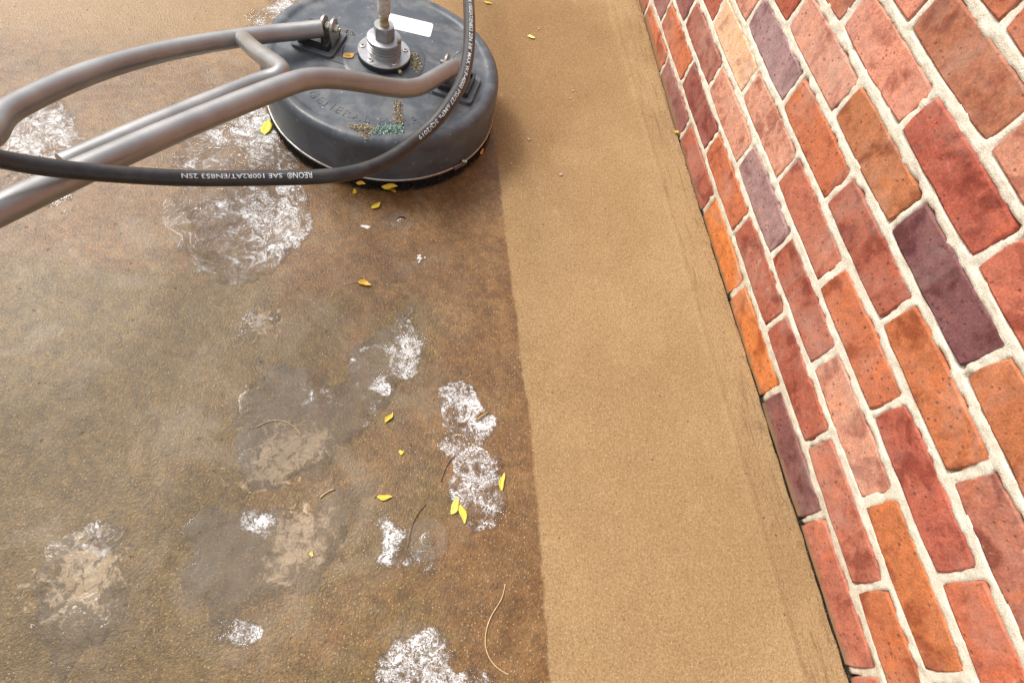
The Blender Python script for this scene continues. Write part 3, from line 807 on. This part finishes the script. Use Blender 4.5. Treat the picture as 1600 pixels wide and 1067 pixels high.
for k in range(1, NC + 1):
    off = 0.0 if k % 2 else 0.5
    j = math.ceil((YMIN - Y0) / LB - off) + off
    while Y0 + (j + 1) * LB <= YMAX + 1e-6:
        o = bpy.data.objects.new('brick', variants[rb.randrange(len(variants))])
        COL.objects.link(o)
        o.parent = wall
        o.location = (rb.uniform(-0.0012, 0.0012), Y0 + (j + 0.5) * LB + rb.uniform(-.001, .001), (k - 0.5) * HC - Z0 + rb.uniform(-.0008, .0008))
        o.rotation_euler = (R_(rb.uniform(-0.4, 0.4)), 0, R_(rb.uniform(-0.3, 0.3)))
        if rb.random() < 0.5: o.rotation_euler[0] += math.pi
        key = (k, int(j) if off == 0 else j)
        if key in KN: c, a = KN[key]
        else:
            c = pal[rb.randrange(len(pal))]; a = rb.uniform(0.1, 0.6)
            c = tuple(min(1, x * rb.uniform(0.88, 1.12)) for x in c)
        o.color = (*c, a)
        j += 1
# ------------------------------------------------------------------ surface cleaner
CX, CY = -0.7454, 1.0987
O = Vector((CX, CY, 0))
sc_ = empty('surface_cleaner', O)
tag(sc_, 'round dark grey pressure washer surface cleaner with steel handle tubes on the wet concrete', 'surface cleaner')
loc = lambda pts: [Vector(p) - O for p in pts]

prof = [(0.236, 0.034), (0.2480, 0.0335), (0.2492, 0.037), (0.2494, 0.060), (0.2492, 0.112), (0.2486, 0.1195), (0.2466, 0.1262), (0.2430, 0.1312),
        (0.2380, 0.1340), (0.2320, 0.1349), (0.2265, 0.1347), (0.2225, 0.1337), (0.2195, 0.1322), (0.2160, 0.1315), (0.2100, 0.1314), (0.1500, 0.1320), (0.0900, 0.1325), (0.0870, 0.1330), (0.0855, 0.1345), (0.0830, 0.1350), (0.0000, 0.1352)]
v, f = lathe(prof, 160)
deck = obj('deck', mesh_py('deck', v, f), M['deck'], sc_)
autosmooth(deck, 50)
# raised bridge between the two brackets
ang = R_(-19.6)
bv, bf = prism(rrect(0.385, 0.094, 0.012, 5), 0.1300, 0.1338, 0.0018)
bm_ = mesh_py('deck_rib', bv, bf)
br = obj('deck_rib', bm_, M['deck'], deck); br.rotation_euler[2] = ang; br.location = (0.008, -0.016, 0)
autosmooth(br, 40)
# skirt ring and bristles
v, f = lathe([(0.2385, 0.036), (0.2385, 0.010), (0.2425, 0.008), (0.2425, 0.036)], 96)
obj('skirt_ring', mesh_py('skirt_ring', v, f), M['black'], sc_, smooth=True)
rnd = random.Random(3)
v, f = [], []
for k in range(2600):
    a = rnd.uniform(0, 2 * math.pi)
    r0 = rnd.uniform(0.2415, 0.2475); r1 = r0 + rnd.uniform(-0.002, 0.006)
    a1 = a + rnd.uniform(-0.03, 0.03)
    w = rnd.uniform(0.0005, 0.0010)
    zt = 0.037; zb = rnd.uniform(0.0005, 0.006)
    p0 = Vector((r0 * math.cos(a), r0 * math.sin(a), zt)); p1 = Vector((r1 * math.cos(a1), r1 * math.sin(a1), zb))
    tg = Vector((-math.sin(a), math.cos(a), 0)) * w; rd = Vector((math.cos(a), math.sin(a), 0)) * w
    b = len(v)
    v += [p0 + tg, p0 - tg, p0 + rd, p1 + tg * .7, p1 - tg * .7, p1 + rd * .7]
    f += [(b, b + 2, b + 5, b + 3), (b + 2, b + 1, b + 4, b + 5), (b + 1, b, b + 3, b + 4), (b + 3, b + 5, b + 4)]
tag(obj('brush_bristles', mesh_py('brush_bristles', v, f), M['bristle'], sc_), kind='stuff')
# clamp band and its buckle
v, f = lathe([(0.2496, 0.0315), (0.2508, 0.0318), (0.2513, 0.0345), (0.2508, 0.0372), (0.2496, 0.0375)], 160)
band = obj('clamp_band', mesh_py('clamp_band', v, f), M['steel'], sc_, smooth=True)
ca = R_(-50.6)
v, f = prism(rrect(0.034, 0.0105, 0.0012, 2), 0, 0.0045, 0.0008)
bk = obj('band_buckle', mesh_py('band_buckle', v, f), M['steel'], band)
rm = Matrix(((-math.sin(ca), 0, math.cos(ca)), (math.cos(ca), 0, math.sin(ca)), (0, 1, 0)))
bk.matrix_local = Matrix.Translation((0.2505 * math.cos(ca), 0.2505 * math.sin(ca), 0.036)) @ rm.to_4x4()
v, f = tube([Vector((0, 0, 0)), Vector((0.002, 0, 0.0)), Vector((0.010, 0, 0))], lambda t: 0.0030 if t < 0.6 else 0.0042, 10)
sw = obj('buckle_screw', mesh_py('buckle_screw', v, f), M['nut'], band)
sw.matrix_local = Matrix.Translation((0.2525 * math.cos(ca + .02), 0.2525 * math.sin(ca + .02), 0.0455)) @ Matrix.Rotation(ca + 0.9, 4, 'Z')
autosmooth(sw)

# blank white sticker
v, f = prism(rrect(0.104, 0.050, 0.006, 4), 0.0, 0.0008, 0.0002)
st_ = obj('sticker', mesh_py('sticker', v, f), M['white'], sc_, (0.0537, 0.1195, 0.1322))
st_.rotation_euler[2] = R_(-10.8)

# lettering helpers --------------------------------------------------------
def text_mesh(body, size, extrude, res=3, bold=0.0, space=1.0):
    c = bpy.data.curves.new('lettering', 'FONT')
    c.body = body; c.size = size; c.extrude = extrude; c.resolution_u = res; c.offset = bold; c.space_character = space
    o = bpy.data.objects.new('lettering', c)
    COL.objects.link(o)
    bpy.context.view_layer.update()
    me = bpy.data.meshes.new_from_object(o.evaluated_get(bpy.context.evaluated_depsgraph_get()))
    bpy.data.objects.remove(o); bpy.data.curves.remove(c)
    return me

me = text_mesh('GENERAL PUMP', 0.028, 0.0005, 3, 0.0, 1.25)
w = max(p.co.x for p in me.vertices)
a0, a1 = R_(-140), R_(-70)
for p in me.vertices:
    a = a0 + (a1 - a0) * p.co.x / w
    r = 0.196 - p.co.y
    p.co = (r * math.cos(a), r * math.sin(a), 0.1320 + p.co.z * 0.9)
obj('embossed_lettering', me, M['deck'], deck)

# brackets -----------------------------------------------------------------
def ear(w, h, t):
    pts = [(-w / 2, 0), (w / 2, 0)] + [(w / 2 * math.cos(a), h - w / 2 + w / 2 * math.sin(a)) for a in [k * math.pi / 8 for k in range(9)]]
    v, f = prism(pts, -t / 2, t / 2, t * 0.2)
    # outline lies in (y, z), thickness along x
    return [(z, x, y) for x, y, z in v], f

def bracket(c, ears, hz):
    b = empty('handle_bracket'); b.parent = sc_; b.location = (c[0], c[1], 0.1330); b.rotation_euler[2] = ang
    v, f = prism(rrect(0.090, 0.090, 0.010, 4), 0, 0.0065, 0.0012)
    autosmooth(obj('base_plate', mesh_py('base_plate', v, f), M['deck'], b))
    # raised tray: a frame round a sunk middle
    o_ = rrect(0.066, 0.068, 0.003, 2); i_ = rrect(0.056, 0.058, 0.002, 2); n = len(o_)
    vv = [(x, y, 0.006) for x, y in o_] + [(x, y, 0.019) for x, y in o_] + [(x, y, 0.019) for x, y in i_] + [(x, y, 0.009) for x, y in i_]
    ff = []
    for q in range(3):
        for k in range(n):
            l = (k + 1) % n
            ff.append((q * n + k, q * n + l, (q + 1) * n + l, (q + 1) * n + k))
    ff.append(tuple(3 * n + k for k in range(n)))
    autosmooth(obj('tray', mesh_py('tray', vv, ff), M['black'], b))
    for ex in ears:
        v, f = ear(0.036, hz + 0.017, 0.0048)
        e = obj('bracket_ear', mesh_py('bracket_ear', v, f), M['steel'], b, (ex, 0.0, 0.008)); autosmooth(e)
    v, f = tube([Vector((min(ears) - .012, 0, hz + .006)), Vector((max(ears) + .014, 0, hz + .006))], 0.0042, 12)
    autosmooth(obj('bolt', mesh_py('bolt', v, f), M['steel'], b))
    for ex in (min(ears) + 0.008, max(ears) + 0.006):
        v, f = tube([Vector((ex - .004, 0, hz + .006)), Vector((ex + .004, 0, hz + .006))], 0.0085, 6)
        obj('nut', mesh_py('nut', v, f), M['nut'], b)
    return b
bracket((-0.1325, 0.0336), (0.014, 0.034), 0.034)
bracket((0.149, -0.0665), (-0.026, 0.012), 0.040)

# swivel -------------------------------------------------------------------
sv = empty('swivel'); sv.parent = sc_
v, f = lathe([(0.0, 0.1350), (0.0530, 0.1350), (0.0545, 0.1360), (0.0545, 0.1455), (0.0535, 0.1465), (0, 0.1465)], 64)
autosmooth(obj('swivel_base', mesh_py('swivel_base', v, f), M['black'], sv))
v, f = lathe([(0.0, 0.1466), (0.0535, 0.1466), (0.0545, 0.1474), (0.0545, 0.1492), (0.0535, 0.1502), (0.034, 0.1504)], 64)
autosmooth(obj('swivel_flange', mesh_py('swivel_flange', v, f), M['alu'], sv))
body = [(0.0352, 0.1500)]
for zz in (0.160, 0.166, 0.172):
    body += [(0.0348, zz - 0.0012), (0.0330, zz - 0.0004), (0.0330, zz + 0.0010), (0.0348, zz + 0.0018)]
body += [(0.0352, 0.1790), (0.0347, 0.1806), (0.0325, 0.1818), (0.0, 0.1820)]
v, f = lathe(body, 64)
autosmooth(obj('swivel_body', mesh_py('swivel_body', v, f), M['alu'], sv), 30)
for a in (-128, -62, 10, 100, 170):
    x, y = 0.0445 * math.cos(R_(a)), 0.0445 * math.sin(R_(a))
    v, f = lathe([(0.0, 0.1502), (0.0058, 0.1502), (0.0058, 0.1514), (0.0046, 0.1522), (0.0030, 0.1522), (0.0027, 0.1508), (0.0, 0.1508)], 16)
    s_ = obj('flange_screw', mesh_py('flange_screw', v, f), M['steel'], sv, (x, y, 0)); autosmooth(s_)
# hexagon nut with chamfered corners
v, f = [], []
for r, z in ((0.0210, 0.1822), (0.0222, 0.1835), (0.0222, 0.2030), (0.0196, 0.2080), (0.0105, 0.2082)):
    for k in range(24):
        a = 2 * math.pi * k / 24
        hexr = 0.0193 / math.cos((a % (math.pi / 3)) - math.pi / 6)
        v.append((min(r, hexr) * math.cos(a), min(r, hexr) * math.sin(a), z))
for q in range(4):
    for k in range(24):
        l = (k + 1) % 24
        f.append((q * 24 + k, q * 24 + l, (q + 1) * 24 + l, (q + 1) * 24 + k))
f.append(tuple(4 * 24 + k for k in range(24)))
hn = obj('hex_nut', mesh_py('hex_nut', v, f), M['alu'], sv); hn.rotation_euler[2] = R_(40); autosmooth(hn, 18)
v, f = lathe([(0.0100, 0.2075), (0.0102, 0.2120), (0.0088, 0.2140), (0.0088, 0.2220), (0.0098, 0.2240), (0.0098, 0.2262), (0.0084, 0.2275), (0.0084, 0.2300)], 24)
autosmooth(obj('brass_stem', mesh_py('brass_stem', v, f), M['brass'], sv))
v, f = lathe([(0.0, 0.2290), (0.0105, 0.2295), (0.0122, 0.2330), (0.0126, 0.2480), (0.0120, 0.2540), (0.0126, 0.2580), (0.0126, 0.345), (0.0150, 0.348), (0.0150, 0.375), (0.0, 0.375)], 14)
autosmooth(obj('riser_pipe', mesh_py('riser_pipe', v, f), M['worn'], sv), 30)
v, f = tube([Vector((0.030, -0.012, 0.1815)), Vector((0.030, -0.012, 0.1875))], 0.0032, 10)
obj('grease_nipple', mesh_py('grease_nipple', v, f), M['brass'], sv, smooth=True)
v, f = tube([Vector((0.028, -0.042, 0.1405)), Vector((0.0345, -0.0520, 0.1405))], 0.0042, 10)
autosmooth(obj('set_screw', mesh_py('set_screw', v, f), M['brass'], sv))

# handle tubes ---------------------------------------------------------------
TR = 0.0165
rear = smooth_path(loc(REAR) + [Vector((-0.93, -0.62, 0.42))], 0.012)
frontp = smooth_path(loc(FRONT) + [Vector((-0.60, -0.95, 0.44))], 0.010)
v, f = tube(rear, TR, 24); autosmooth(obj('handle_tube', mesh_py('handle_tube', v, f), M['tube'], sc_), 50)
v, f = tube(frontp, TR, 24); autosmooth(obj('handle_tube', mesh_py('handle_tube', v, f), M['tube'], sc_), 50)
v, f = tube(smooth_path(loc(BRACE), 0.008), 0.0155, 20); autosmooth(obj('brace_tube', mesh_py('brace_tube', v, f), M['tube'], sc_), 50)
v, f = tube(smooth_path([Vector((-0.93, -0.62, 0.42)), Vector((-0.80, -0.78, 0.43)), Vector((-0.60, -0.95, 0.44))], 0.02), 0.019, 18)
autosmooth(obj('grip_bar', mesh_py('grip_bar', v, f), M['black'], sc_), 50)
# wire loop at the end of the near tube
p = Vector(FRONT[0]) - O
v, f = tube([p + Vector((0.004 + 0.010 * math.cos(a), 0.004 + 0.004 * math.cos(a), 0.017 + 0.014 * math.sin(a))) for a in [k * 2 * math.pi / 14 * 0.8 for k in range(14)]], 0.0009, 6)
obj('wire_clip', mesh_py('wire_clip', v, f), M['steel'], sc_, smooth=True)

# ------------------------------------------------------------------ pressure hose
HR = 0.0102
hp = [Vector(p) for p in HOSE]
hp = [Vector((hp[0].x + 0.10, hp[0].y + 0.9, 0.0115)), Vector((hp[0].x + 0.05, hp[0].y + 0.45, 0.0115)), Vector((hp[0].x + 0.02, hp[0].y + 0.2, 0.0125))] + hp[1:]
he = hp[-1]
hp += [he + Vector((-0.16, 0.0, 0.02)), he + Vector((-0.42, 0.05, -0.06)), he + Vector((-0.75, 0.12, -0.30)), Vector((he.x - 1.0, he.y + 0.2, 0.0115)), Vector((he.x - 1.3, he.y + 0.3, 0.0115)), Vector((he.x - 1.9, he.y + 0.35, 0.0115))]
path = smooth_path(hp, 0.008)
hose = empty('pressure_hose', (path[0].x, path[0].y, 0))
tag(hose, 'black rubber pressure hose with white printed lettering looping above the round machine', 'hose')
HO = Vector(hose.location)
v, f = tube([q - HO for q in path], HR, 20)
obj('hose_body', mesh_py('hose_body', v, f), M['hose'], hose, smooth=True)
arc = [0.0]
for a, b in zip(path, path[1:]): arc.append(arc[-1] + (b - a).length)
cam_at = Vector((-0.742, 0.0, 0.952))
def near_arc(p):
    p = Vector(p)
    return arc[min(range(len(path)), key=lambda k: (path[k] - p).length)]
def frame(s):
    k = max(0, min(len(path) - 2, int(np.searchsorted(arc, s)) - 1))
    t = (s - arc[k]) / (arc[k + 1] - arc[k])
    c = path[k].lerp(path[k + 1], t)
    T = (path[min(k + 2, len(path) - 1)] - path[max(k - 1, 0)]).normalized()
    D = Vector((-0.05, -0.72, 0.69)); D = (D - T * D.dot(T)).normalized()
    return c, T, D, D.cross(T)
def hose_print(body, s0, s1, cap, bold, shift):
    me = text_mesh(body, 1.0, 0.0, 2, bold)
    w = max(p.co.x for p in me.vertices); h = 0.70
    bm = bmesh.new(); bm.from_mesh(me)
    for _ in range(3):
        long_e = [e for e in bm.edges if e.calc_length() > 0.12]
        if not long_e: break
        bmesh.ops.subdivide_edges(bm, edges=long_e, cuts=1)
        bmesh.ops.triangulate(bm, faces=bm.faces)
    bm.to_mesh(me); bm.free()
    for p in me.vertices:
        s = s0 + (s1 - s0) * p.co.x / w
        c, T, D, U = frame(s)
        a = ((p.co.y / h - 0.5) * cap + shift) / HR
        p.co = c + (D * math.cos(a) + U * math.sin(a)) * (HR + 0.0004) - HO
    obj('printed_lettering', me, M['print'], hose)
sa = near_arc(HOSE[3]); sb = near_arc(HOSE[10])
hose_print('1T- SAE 100R2AT/EN853 2SN 3/8" MAX W.P-4000 PSI/27.6MPa 3Q/2019', sa - 0.012, sb + 0.002, 0.0060, 0.006, 0.0015)
sr = near_arc(HOSE[14])
hose_print('REON\u00ae', sr - 0.002, sr + 0.030, 0.0078, 0.006, -0.0035)
hose_print('SAE 100R2AT/EN853 2SN', sr + 0.036, sr + 0.036 + (sb - sa) * 0.33, 0.0058, 0.006, -0.0035)

# ------------------------------------------------------------------ leaves
def leaf_mesh(length, width, curl, fold, seed, stem=0.0):
    rnd = random.Random(seed)
    n = 9
    v, f = [], []
    th = 0.00035
    def prof(t): return math.sin(math.pi * min(1, max(0, t)) ** 0.85) ** 0.9
    rows = []
    for i in range(n + 1):
        t = i / n
        w = width / 2 * prof(t) * (1 + rnd.uniform(-.06, .06)) + 0.0002
        x = (t - 0.5) * length
        z = curl * (2 * t - 1) ** 2 * length + rnd.uniform(-.0003, .0003)
        s = 0.0012 * math.sin(t * 7 + seed)
        rows.append([(x, s - w, z + fold * w), (x, s - w * .5, z + fold * w * 0.35), (x, s, z), (x, s + w * .5, z + fold * w * 0.35), (x, s + w, z + fold * w * rnd.uniform(.5, 1.2))])
    for r in rows: v += r
    for r in rows: v += [(a, b, c - th) for a, b, c in r]
    N = (n + 1) * 5
    for i in range(n):
        for k in range(4):
            a = i * 5 + k
            f.append((a, a + 5, a + 6, a + 1)); f.append((N + a, N + a + 1, N + a + 6, N + a + 5))
        for k in (0, 4):
            a = i * 5 + k
            f.append((a, N + a, N + a + 5, a + 5) if k == 0 else (a, a + 5, N + a + 5, N + a))
    return mesh_py('leaf', v, f)

def ground_z(x, y): return float(zg(np.array([x]), np.array([y]))[0])
YEL = (0.72, 0.52, 0.03); LIME = (0.62, 0.60, 0.04); ORG = (0.74, 0.38, 0.05); PALE = (0.78, 0.72, 0.25); BRN = (0.20, 0.10, 0.03)
# point, heading, length, width, colour, curl, fold, stem, label
LEAVES = [
    ('l1', 84.7, 0.046, 0.0215, LIME, .02, .15, 0, 'oval yellow-green leaf in the splashed water left of the round machine'),
    ('l2', 44.6, 0.027, 0.0100, (0.75, 0.58, 0.03), .05, .5, 0, 'bright yellow leaf on the wet concrete just in front of the brush'),
    ('l3', 80.1, 0.016, 0.0075, YEL, .08, .6, 0, 'tiny yellow leaf under the black hose, nearest the wet rim of the brush'),
    ('l4', 4.3, 0.034, 0.0120, (0.78, 0.50, 0.02), .06, .4, 0, 'yellow leaf stuck flat across the black brush bristles'),
    ('l5', -35.0, 0.030, 0.0115, (0.78, 0.55, 0.03), .05, .5, 0, 'yellow leaf folded at the foot of the brush'),
    ('l6', -13.3, 0.026, 0.0125, (0.72, 0.44, 0.04), .10, .5, 0, 'curled amber leaf with a thin pale stem alone on the brown concrete'),
    ('l7', 51.2, 0.022, 0.0075, YEL, .05, .6, 0, 'narrow yellow leaf lying below the broad murky puddle'),
    ('l8', -2.7, 0.009, 0.0075, (0.75, 0.55, 0.06), .02, .2, 0, 'speck of round yellow leaf, the smallest on the wet concrete'),
    ('l9', -3.5, 0.025, 0.0085, YEL, .03, .4, 0, 'yellow leaf lying level above the curved brown stem'),
    ('l10', 61.2, 0.030, 0.0125, (0.66, 0.60, 0.10), .01, .2, 0, 'left one of the pair of veined yellow leaves at the glinting puddle'),
    ('l11', -78.2, 0.032, 0.0110, (0.70, 0.60, 0.06), .01, .2, 0, 'right one of the pair of veined yellow leaves at the glinting puddle'),
    ('l12', 74.5, 0.032, 0.0085, (0.72, 0.60, 0.02), .03, .6, 0, 'slim yellow leaf upright near the edge of the dry strip'),
    ('l13', -13.3, 0.022, 0.0120, PALE, .05, .2, 0, 'pale yellow leaf on the dry concrete right of the machine'),
    ('l14', 26.8, 0.015, 0.0085, (0.75, 0.50, 0.08), .12, .5, 0, 'small yellow leaf caught in the crack at the foot of the wall'),
    ('l15', 39.4, 0.018, 0.0080, ORG, .05, .4, 0, 'orange scrap of leaf caught in the right side of the brush'),
    ('l16', -12.9, 0.022, 0.0085, YEL, .05, .4, 0, 'yellow leaf on the dry concrete behind the machine'),
    ('l17', -9.2, 0.020, 0.0085, ORG, .08, .4, 0, 'amber leaf tucked under the metal band beneath the hose'),
    ('l18', 33.4, 0.030, 0.0085, BRN, .03, .7, 0, 'brown rolled leaf floating in the brightest glinting puddle'),
    ('l19', -30, 0.008, 0.0060, (0.70, 0.48, 0.10), .03, .3, 0, 'tiny amber leaf scrap at the edge of the silty foreground puddle'),
    ('deckleaf', 30.4, 0.026, 0.0185, (0.80, 0.42, 0.05), .06, .3, .020, 'orange leaf with a pale stem lying on the machine beside the swivel'),
]
for k, (pt, hd, L_, w_, c, cu, fo, stm, lab) in enumerate(LEAVES):
    x, y, z = PTS[pt]
    lm = leaf_mesh(L_, w_, cu, fo, k)
    o = obj('leaf', lm, M['leaf'], smooth=True)
    zz = 0.1347 if pt == 'deckleaf' else max(z, 0) + ground_z(min(x, -0.009), y) + 0.0022
    if pt == 'l14': zz = ground_z(-0.012, y) + 0.004
    o.location = (x, y, zz)
    o.rotation_euler = (0, 0, R_(hd))
    if pt in ('l4', 'l17', 'l15'):
        a = math.atan2(y - CY, x - CX)
        rr = 0.2545
        o.location = (CX + rr * math.cos(a), CY + rr * math.sin(a), 0.024)
        n_ = Vector((math.cos(a), math.sin(a), 0.35)).normalized()
        tx = Vector((-math.sin(a), math.cos(a), 0.1)); tx = (tx - n_ * tx.dot(n_)).normalized()
        o.rotation_euler = Matrix((tx, n_.cross(tx), n_)).transposed().to_euler()
    o.color = (*c, 1)
    tag(o, lab, 'leaf', 'fallen leaves')
    if stm:
        v, f = tube([Vector((L_ * .46, 0, cu * L_)), Vector((L_ * .46 + stm * .5, 0.002, 0.003)), Vector((L_ * .46 + stm, 0.005, 0.006))], 0.0007, 6)
        obj('leaf_stem', mesh_py('leaf_stem', v, f), M['stem'], o)

# ------------------------------------------------------------------ stems and twigs
SLAB = {'s1': ('curved yellow grass blade arching over the pale silt patch', 'stem', .0007), 's2': ('reddish curved stem by the small bright puddle', 'bark', .0009),
        's3': ('long pale curved grass stem near the foreground edge of the wet concrete', 'stem', .0009), 's4': ('short dark twig in the glinting puddle', 'bark', .0009),
        's5': ('hair-thin stalk beside the curled amber leaf', 'stem', .0005), 's6': ('pale straw scrap at the rim of the silty puddle', 'stem', .0011)}
for k, pts in STEMS.items():
    lab, mt, rr = SLAB[k]
    P_ = [Vector((x, y, ground_z(x, y) + 0.0018)) for x, y in pts]
    pp = smooth_path(P_, 0.004)
    v, f = tube([q - P_[0] for q in pp], rr, 6)
    o = obj('grass_stem' if mt == 'stem' else 'twig', mesh_py('stem', v, f), M[mt], smooth=True)
    o.location = P_[0]
    tag(o, lab, 'stem' if mt == 'stem' else 'twig')

# ------------------------------------------------------------------ stones, foam and bubbles
def blob(name, r, seed, squash=0.6, sub=2, amp=0.25):
    bm = bmesh.new(); bmesh.ops.create_icosphere(bm, subdivisions=sub, radius=r)
    rnd = random.Random(seed)
    ph = [rnd.uniform(0, 6) for _ in range(6)]
    for v in bm.verts:
        n = v.co.normalized()
        k = 1 + amp * (math.sin(n.x * 3 + ph[0]) * math.sin(n.y * 3 + ph[1]) + 0.5 * math.sin(n.z * 5 + n.x * 4 + ph[2]))
        v.co = v.co * k; v.co.z *= squash
    return bm
for k, (pt, r, lab) in enumerate([('p1', .0048, 'pinkish pebble alone in the middle of the dry concrete'), ('p2', .0030, 'pebble just beyond the pale leaf on the dry concrete'), ('p3', .0034, 'pale pebble farthest right on the dry concrete, near the wall'),
        ('p5', .0040, 'light pebble on the dry concrete close to the machine'), ('p6', .0030, 'brown pebble beside the pale one on the dry concrete'), ('p7', .0030, 'dark pebble at the dry edge in front of the machine')]):
    x, y, z = PTS[pt]
    o = obj('pebble', blob('pebble', r, k), M['stone'], smooth=True)
    o.location = (x, y, ground_z(x, y) + r * .35)
    tag(o, lab, 'pebble', 'pebbles on the concrete')
x, y, z = PTS['blob1']
v, f = [], []
rnd = random.Random(5)
bm = bmesh.new()
for k in range(26):
    a = rnd.uniform(0, 6.28); d = abs(rnd.gauss(0, .005)); r = rnd.uniform(.0012, .0030)
    bmesh.ops.create_icosphere(bm, subdivisions=1, radius=r, matrix=Matrix.Translation((d * math.cos(a), d * math.sin(a), r * .4)))
o = obj('foam_blob', bm, M['foam'], smooth=True); o.location = (x, y, ground_z(x, y) + 0.001)
tag(o, 'small blob of white foam alone on the brown wet concrete', 'foam')
x, y, z = PTS['frag1']
o = obj('paper_scrap', blob('paper_scrap', .0085, 9, .22, 2, .35), M['foam'], smooth=True); o.location = (x, y, ground_z(x, y) + .001); o.scale = (1.3, .55, 1); o.rotation_euler[2] = -.3
tag(o, 'soggy white scrap on the wet concrete in front of the brush', 'scrap')
def bubble(pt, r, lab):
    x, y, z = PTS[pt]
    v, f = lathe([(0.00001, r * .55)] + [(r * math.sin(a), r * .55 * math.cos(a)) for a in [k * math.pi / 16 for k in range(1, 9)]] + [(r * 1.25, -.0002), (r * 1.6, .0006), (r * 2.0, -.0002), (r * 2.4, .0004), (r * 3.0, -.0004)], 24)
    o = obj('water_bubble', mesh_py('water_bubble', v, f), M['water'], smooth=True)
    set_attr(o.data, 'chop', [0.03] * len(v)); set_attr(o.data, 'murk_sheen', [0.12] * len(v)); set_attr(o.data, 'painted_glint', [0.0] * len(v))
    o.location = (x, y, ground_z(x, y) + .0014)
    tag(o, lab, 'bubble')
bubble('bub1', .0085, 'round water bubble ringed by ripples in front of the brush')
bubble('bubF', .0110, 'round water bubble beside the reddish curved stem')

# ------------------------------------------------------------------ grit on the machine
def grit(name, poly, n, size, zb, mat, seed, label, cat, hmax=0.010):
    rnd = random.Random(seed)
    xs_ = [p[0] for p in poly]; ys_ = [p[1] for p in poly]
    v, f = [], []
    pa = poly; c = 0
    while c < n:
        px = rnd.uniform(min(xs_), max(xs_)); py = rnd.uniform(min(ys_), max(ys_))
        s = float(poly_sd(np.array([px]), np.array([py]), pa)[0]) + rnd.gauss(0, .0022)
        if s < 0: continue
        c += 1
        z = zb + rnd.random() * min(hmax, max(0, s) * 0.5)
        r = size * rnd.uniform(.5, 1.3)
        q = Matrix.Rotation(rnd.uniform(0, 6.28), 3, Vector((rnd.gauss(0, 1), rnd.gauss(0, 1), rnd.gauss(0, 1))).normalized())
        b = len(v)
        for d in ((1, 0, -.4), (-.5, .87, -.4), (-.5, -.87, -.4), (0, 0, 1)):
            v.append(Vector((px, py, z)) + q @ Vector(d) * r)
        f += [(b, b + 1, b + 3), (b + 1, b + 2, b + 3), (b + 2, b, b + 3), (b, b + 2, b + 1)]
    o = obj(name, mesh_py(name, v, f), mat)
    o.location = O
    return tag(o, label, cat, kind='stuff')
grit('brown_grit', [(-0.0745, -0.2124), (-0.0432, -0.1988), (-0.0153, -0.2044), (-0.0150, -0.2200), (-0.0306, -0.2400), (-0.0486, -0.2320)], 700, .0019, .1325, M['grit'], 1, 'wet brown grit heaped on the near rim of the machine', 'grit')
grit('green_grit', [(-0.030, -0.206), (-0.0153, -0.2040), (0.034, -0.1919), (0.037, -0.2210), (-0.0104, -0.2300), (-0.030, -0.238)], 750, .0019, .1325, M['greengrit'], 2, 'greenish wet grit heaped beside the brown grit on the machine', 'grit')
grit('grit_trail', [(0.0208, -0.1250), (0.0336, -0.1250), (0.0370, -0.1960), (0.0168, -0.1980)], 420, .0017, .1325, M['grit'], 3, 'narrow trail of brown grit running down from the steel tube', 'grit', .007)
grit('mossy_dirt', [(0.050, 0.030), (0.070, 0.020), (0.078, -0.012), (0.068, -0.040), (0.056, -0.030), (0.060, 0.0)], 360, .0018, .1352, M['grit'], 4, 'mossy dirt gathered round the right side of the swivel', 'dirt', .003)
grit('loose_dirt', [(-0.110, 0.075), (-0.080, 0.080), (-0.060, 0.065), (-0.075, 0.058), (-0.10, 0.062)], 90, .0017, .1330, M['grit'], 5, 'loose dirt specks beside the far bracket on the machine', 'dirt', .002)

# soil, sand and leaf crumbs lying along the crack at the foot of the wall
rnd = random.Random(12)
v, f = [], []
for k in range(700):
    y = rnd.uniform(-0.3, 2.2); x = -0.003 - abs(rnd.gauss(0, 0.006 if rnd.random() < .75 else 0.035))
    r = rnd.uniform(.0006, .0018)
    z = ground_z(min(x, -0.006), y) + r * .2
    q = Matrix.Rotation(rnd.uniform(0, 6.28), 3, Vector((rnd.gauss(0, 1), rnd.gauss(0, 1), rnd.gauss(0, 1))).normalized())
    b = len(v)
    for d in ((1, 0, -.4), (-.5, .87, -.4), (-.5, -.87, -.4), (0, 0, 1)):
        v.append(Vector((x, y, z)) + q @ Vector(d) * r)
    f += [(b, b + 1, b + 3), (b + 1, b + 2, b + 3), (b + 2, b, b + 3), (b, b + 2, b + 1)]
tag(obj('crack_debris', mesh_py('crack_debris', v, f), M['soil']), 'loose soil and sand crumbs along the crack at the foot of the wall', 'debris', kind='stuff')
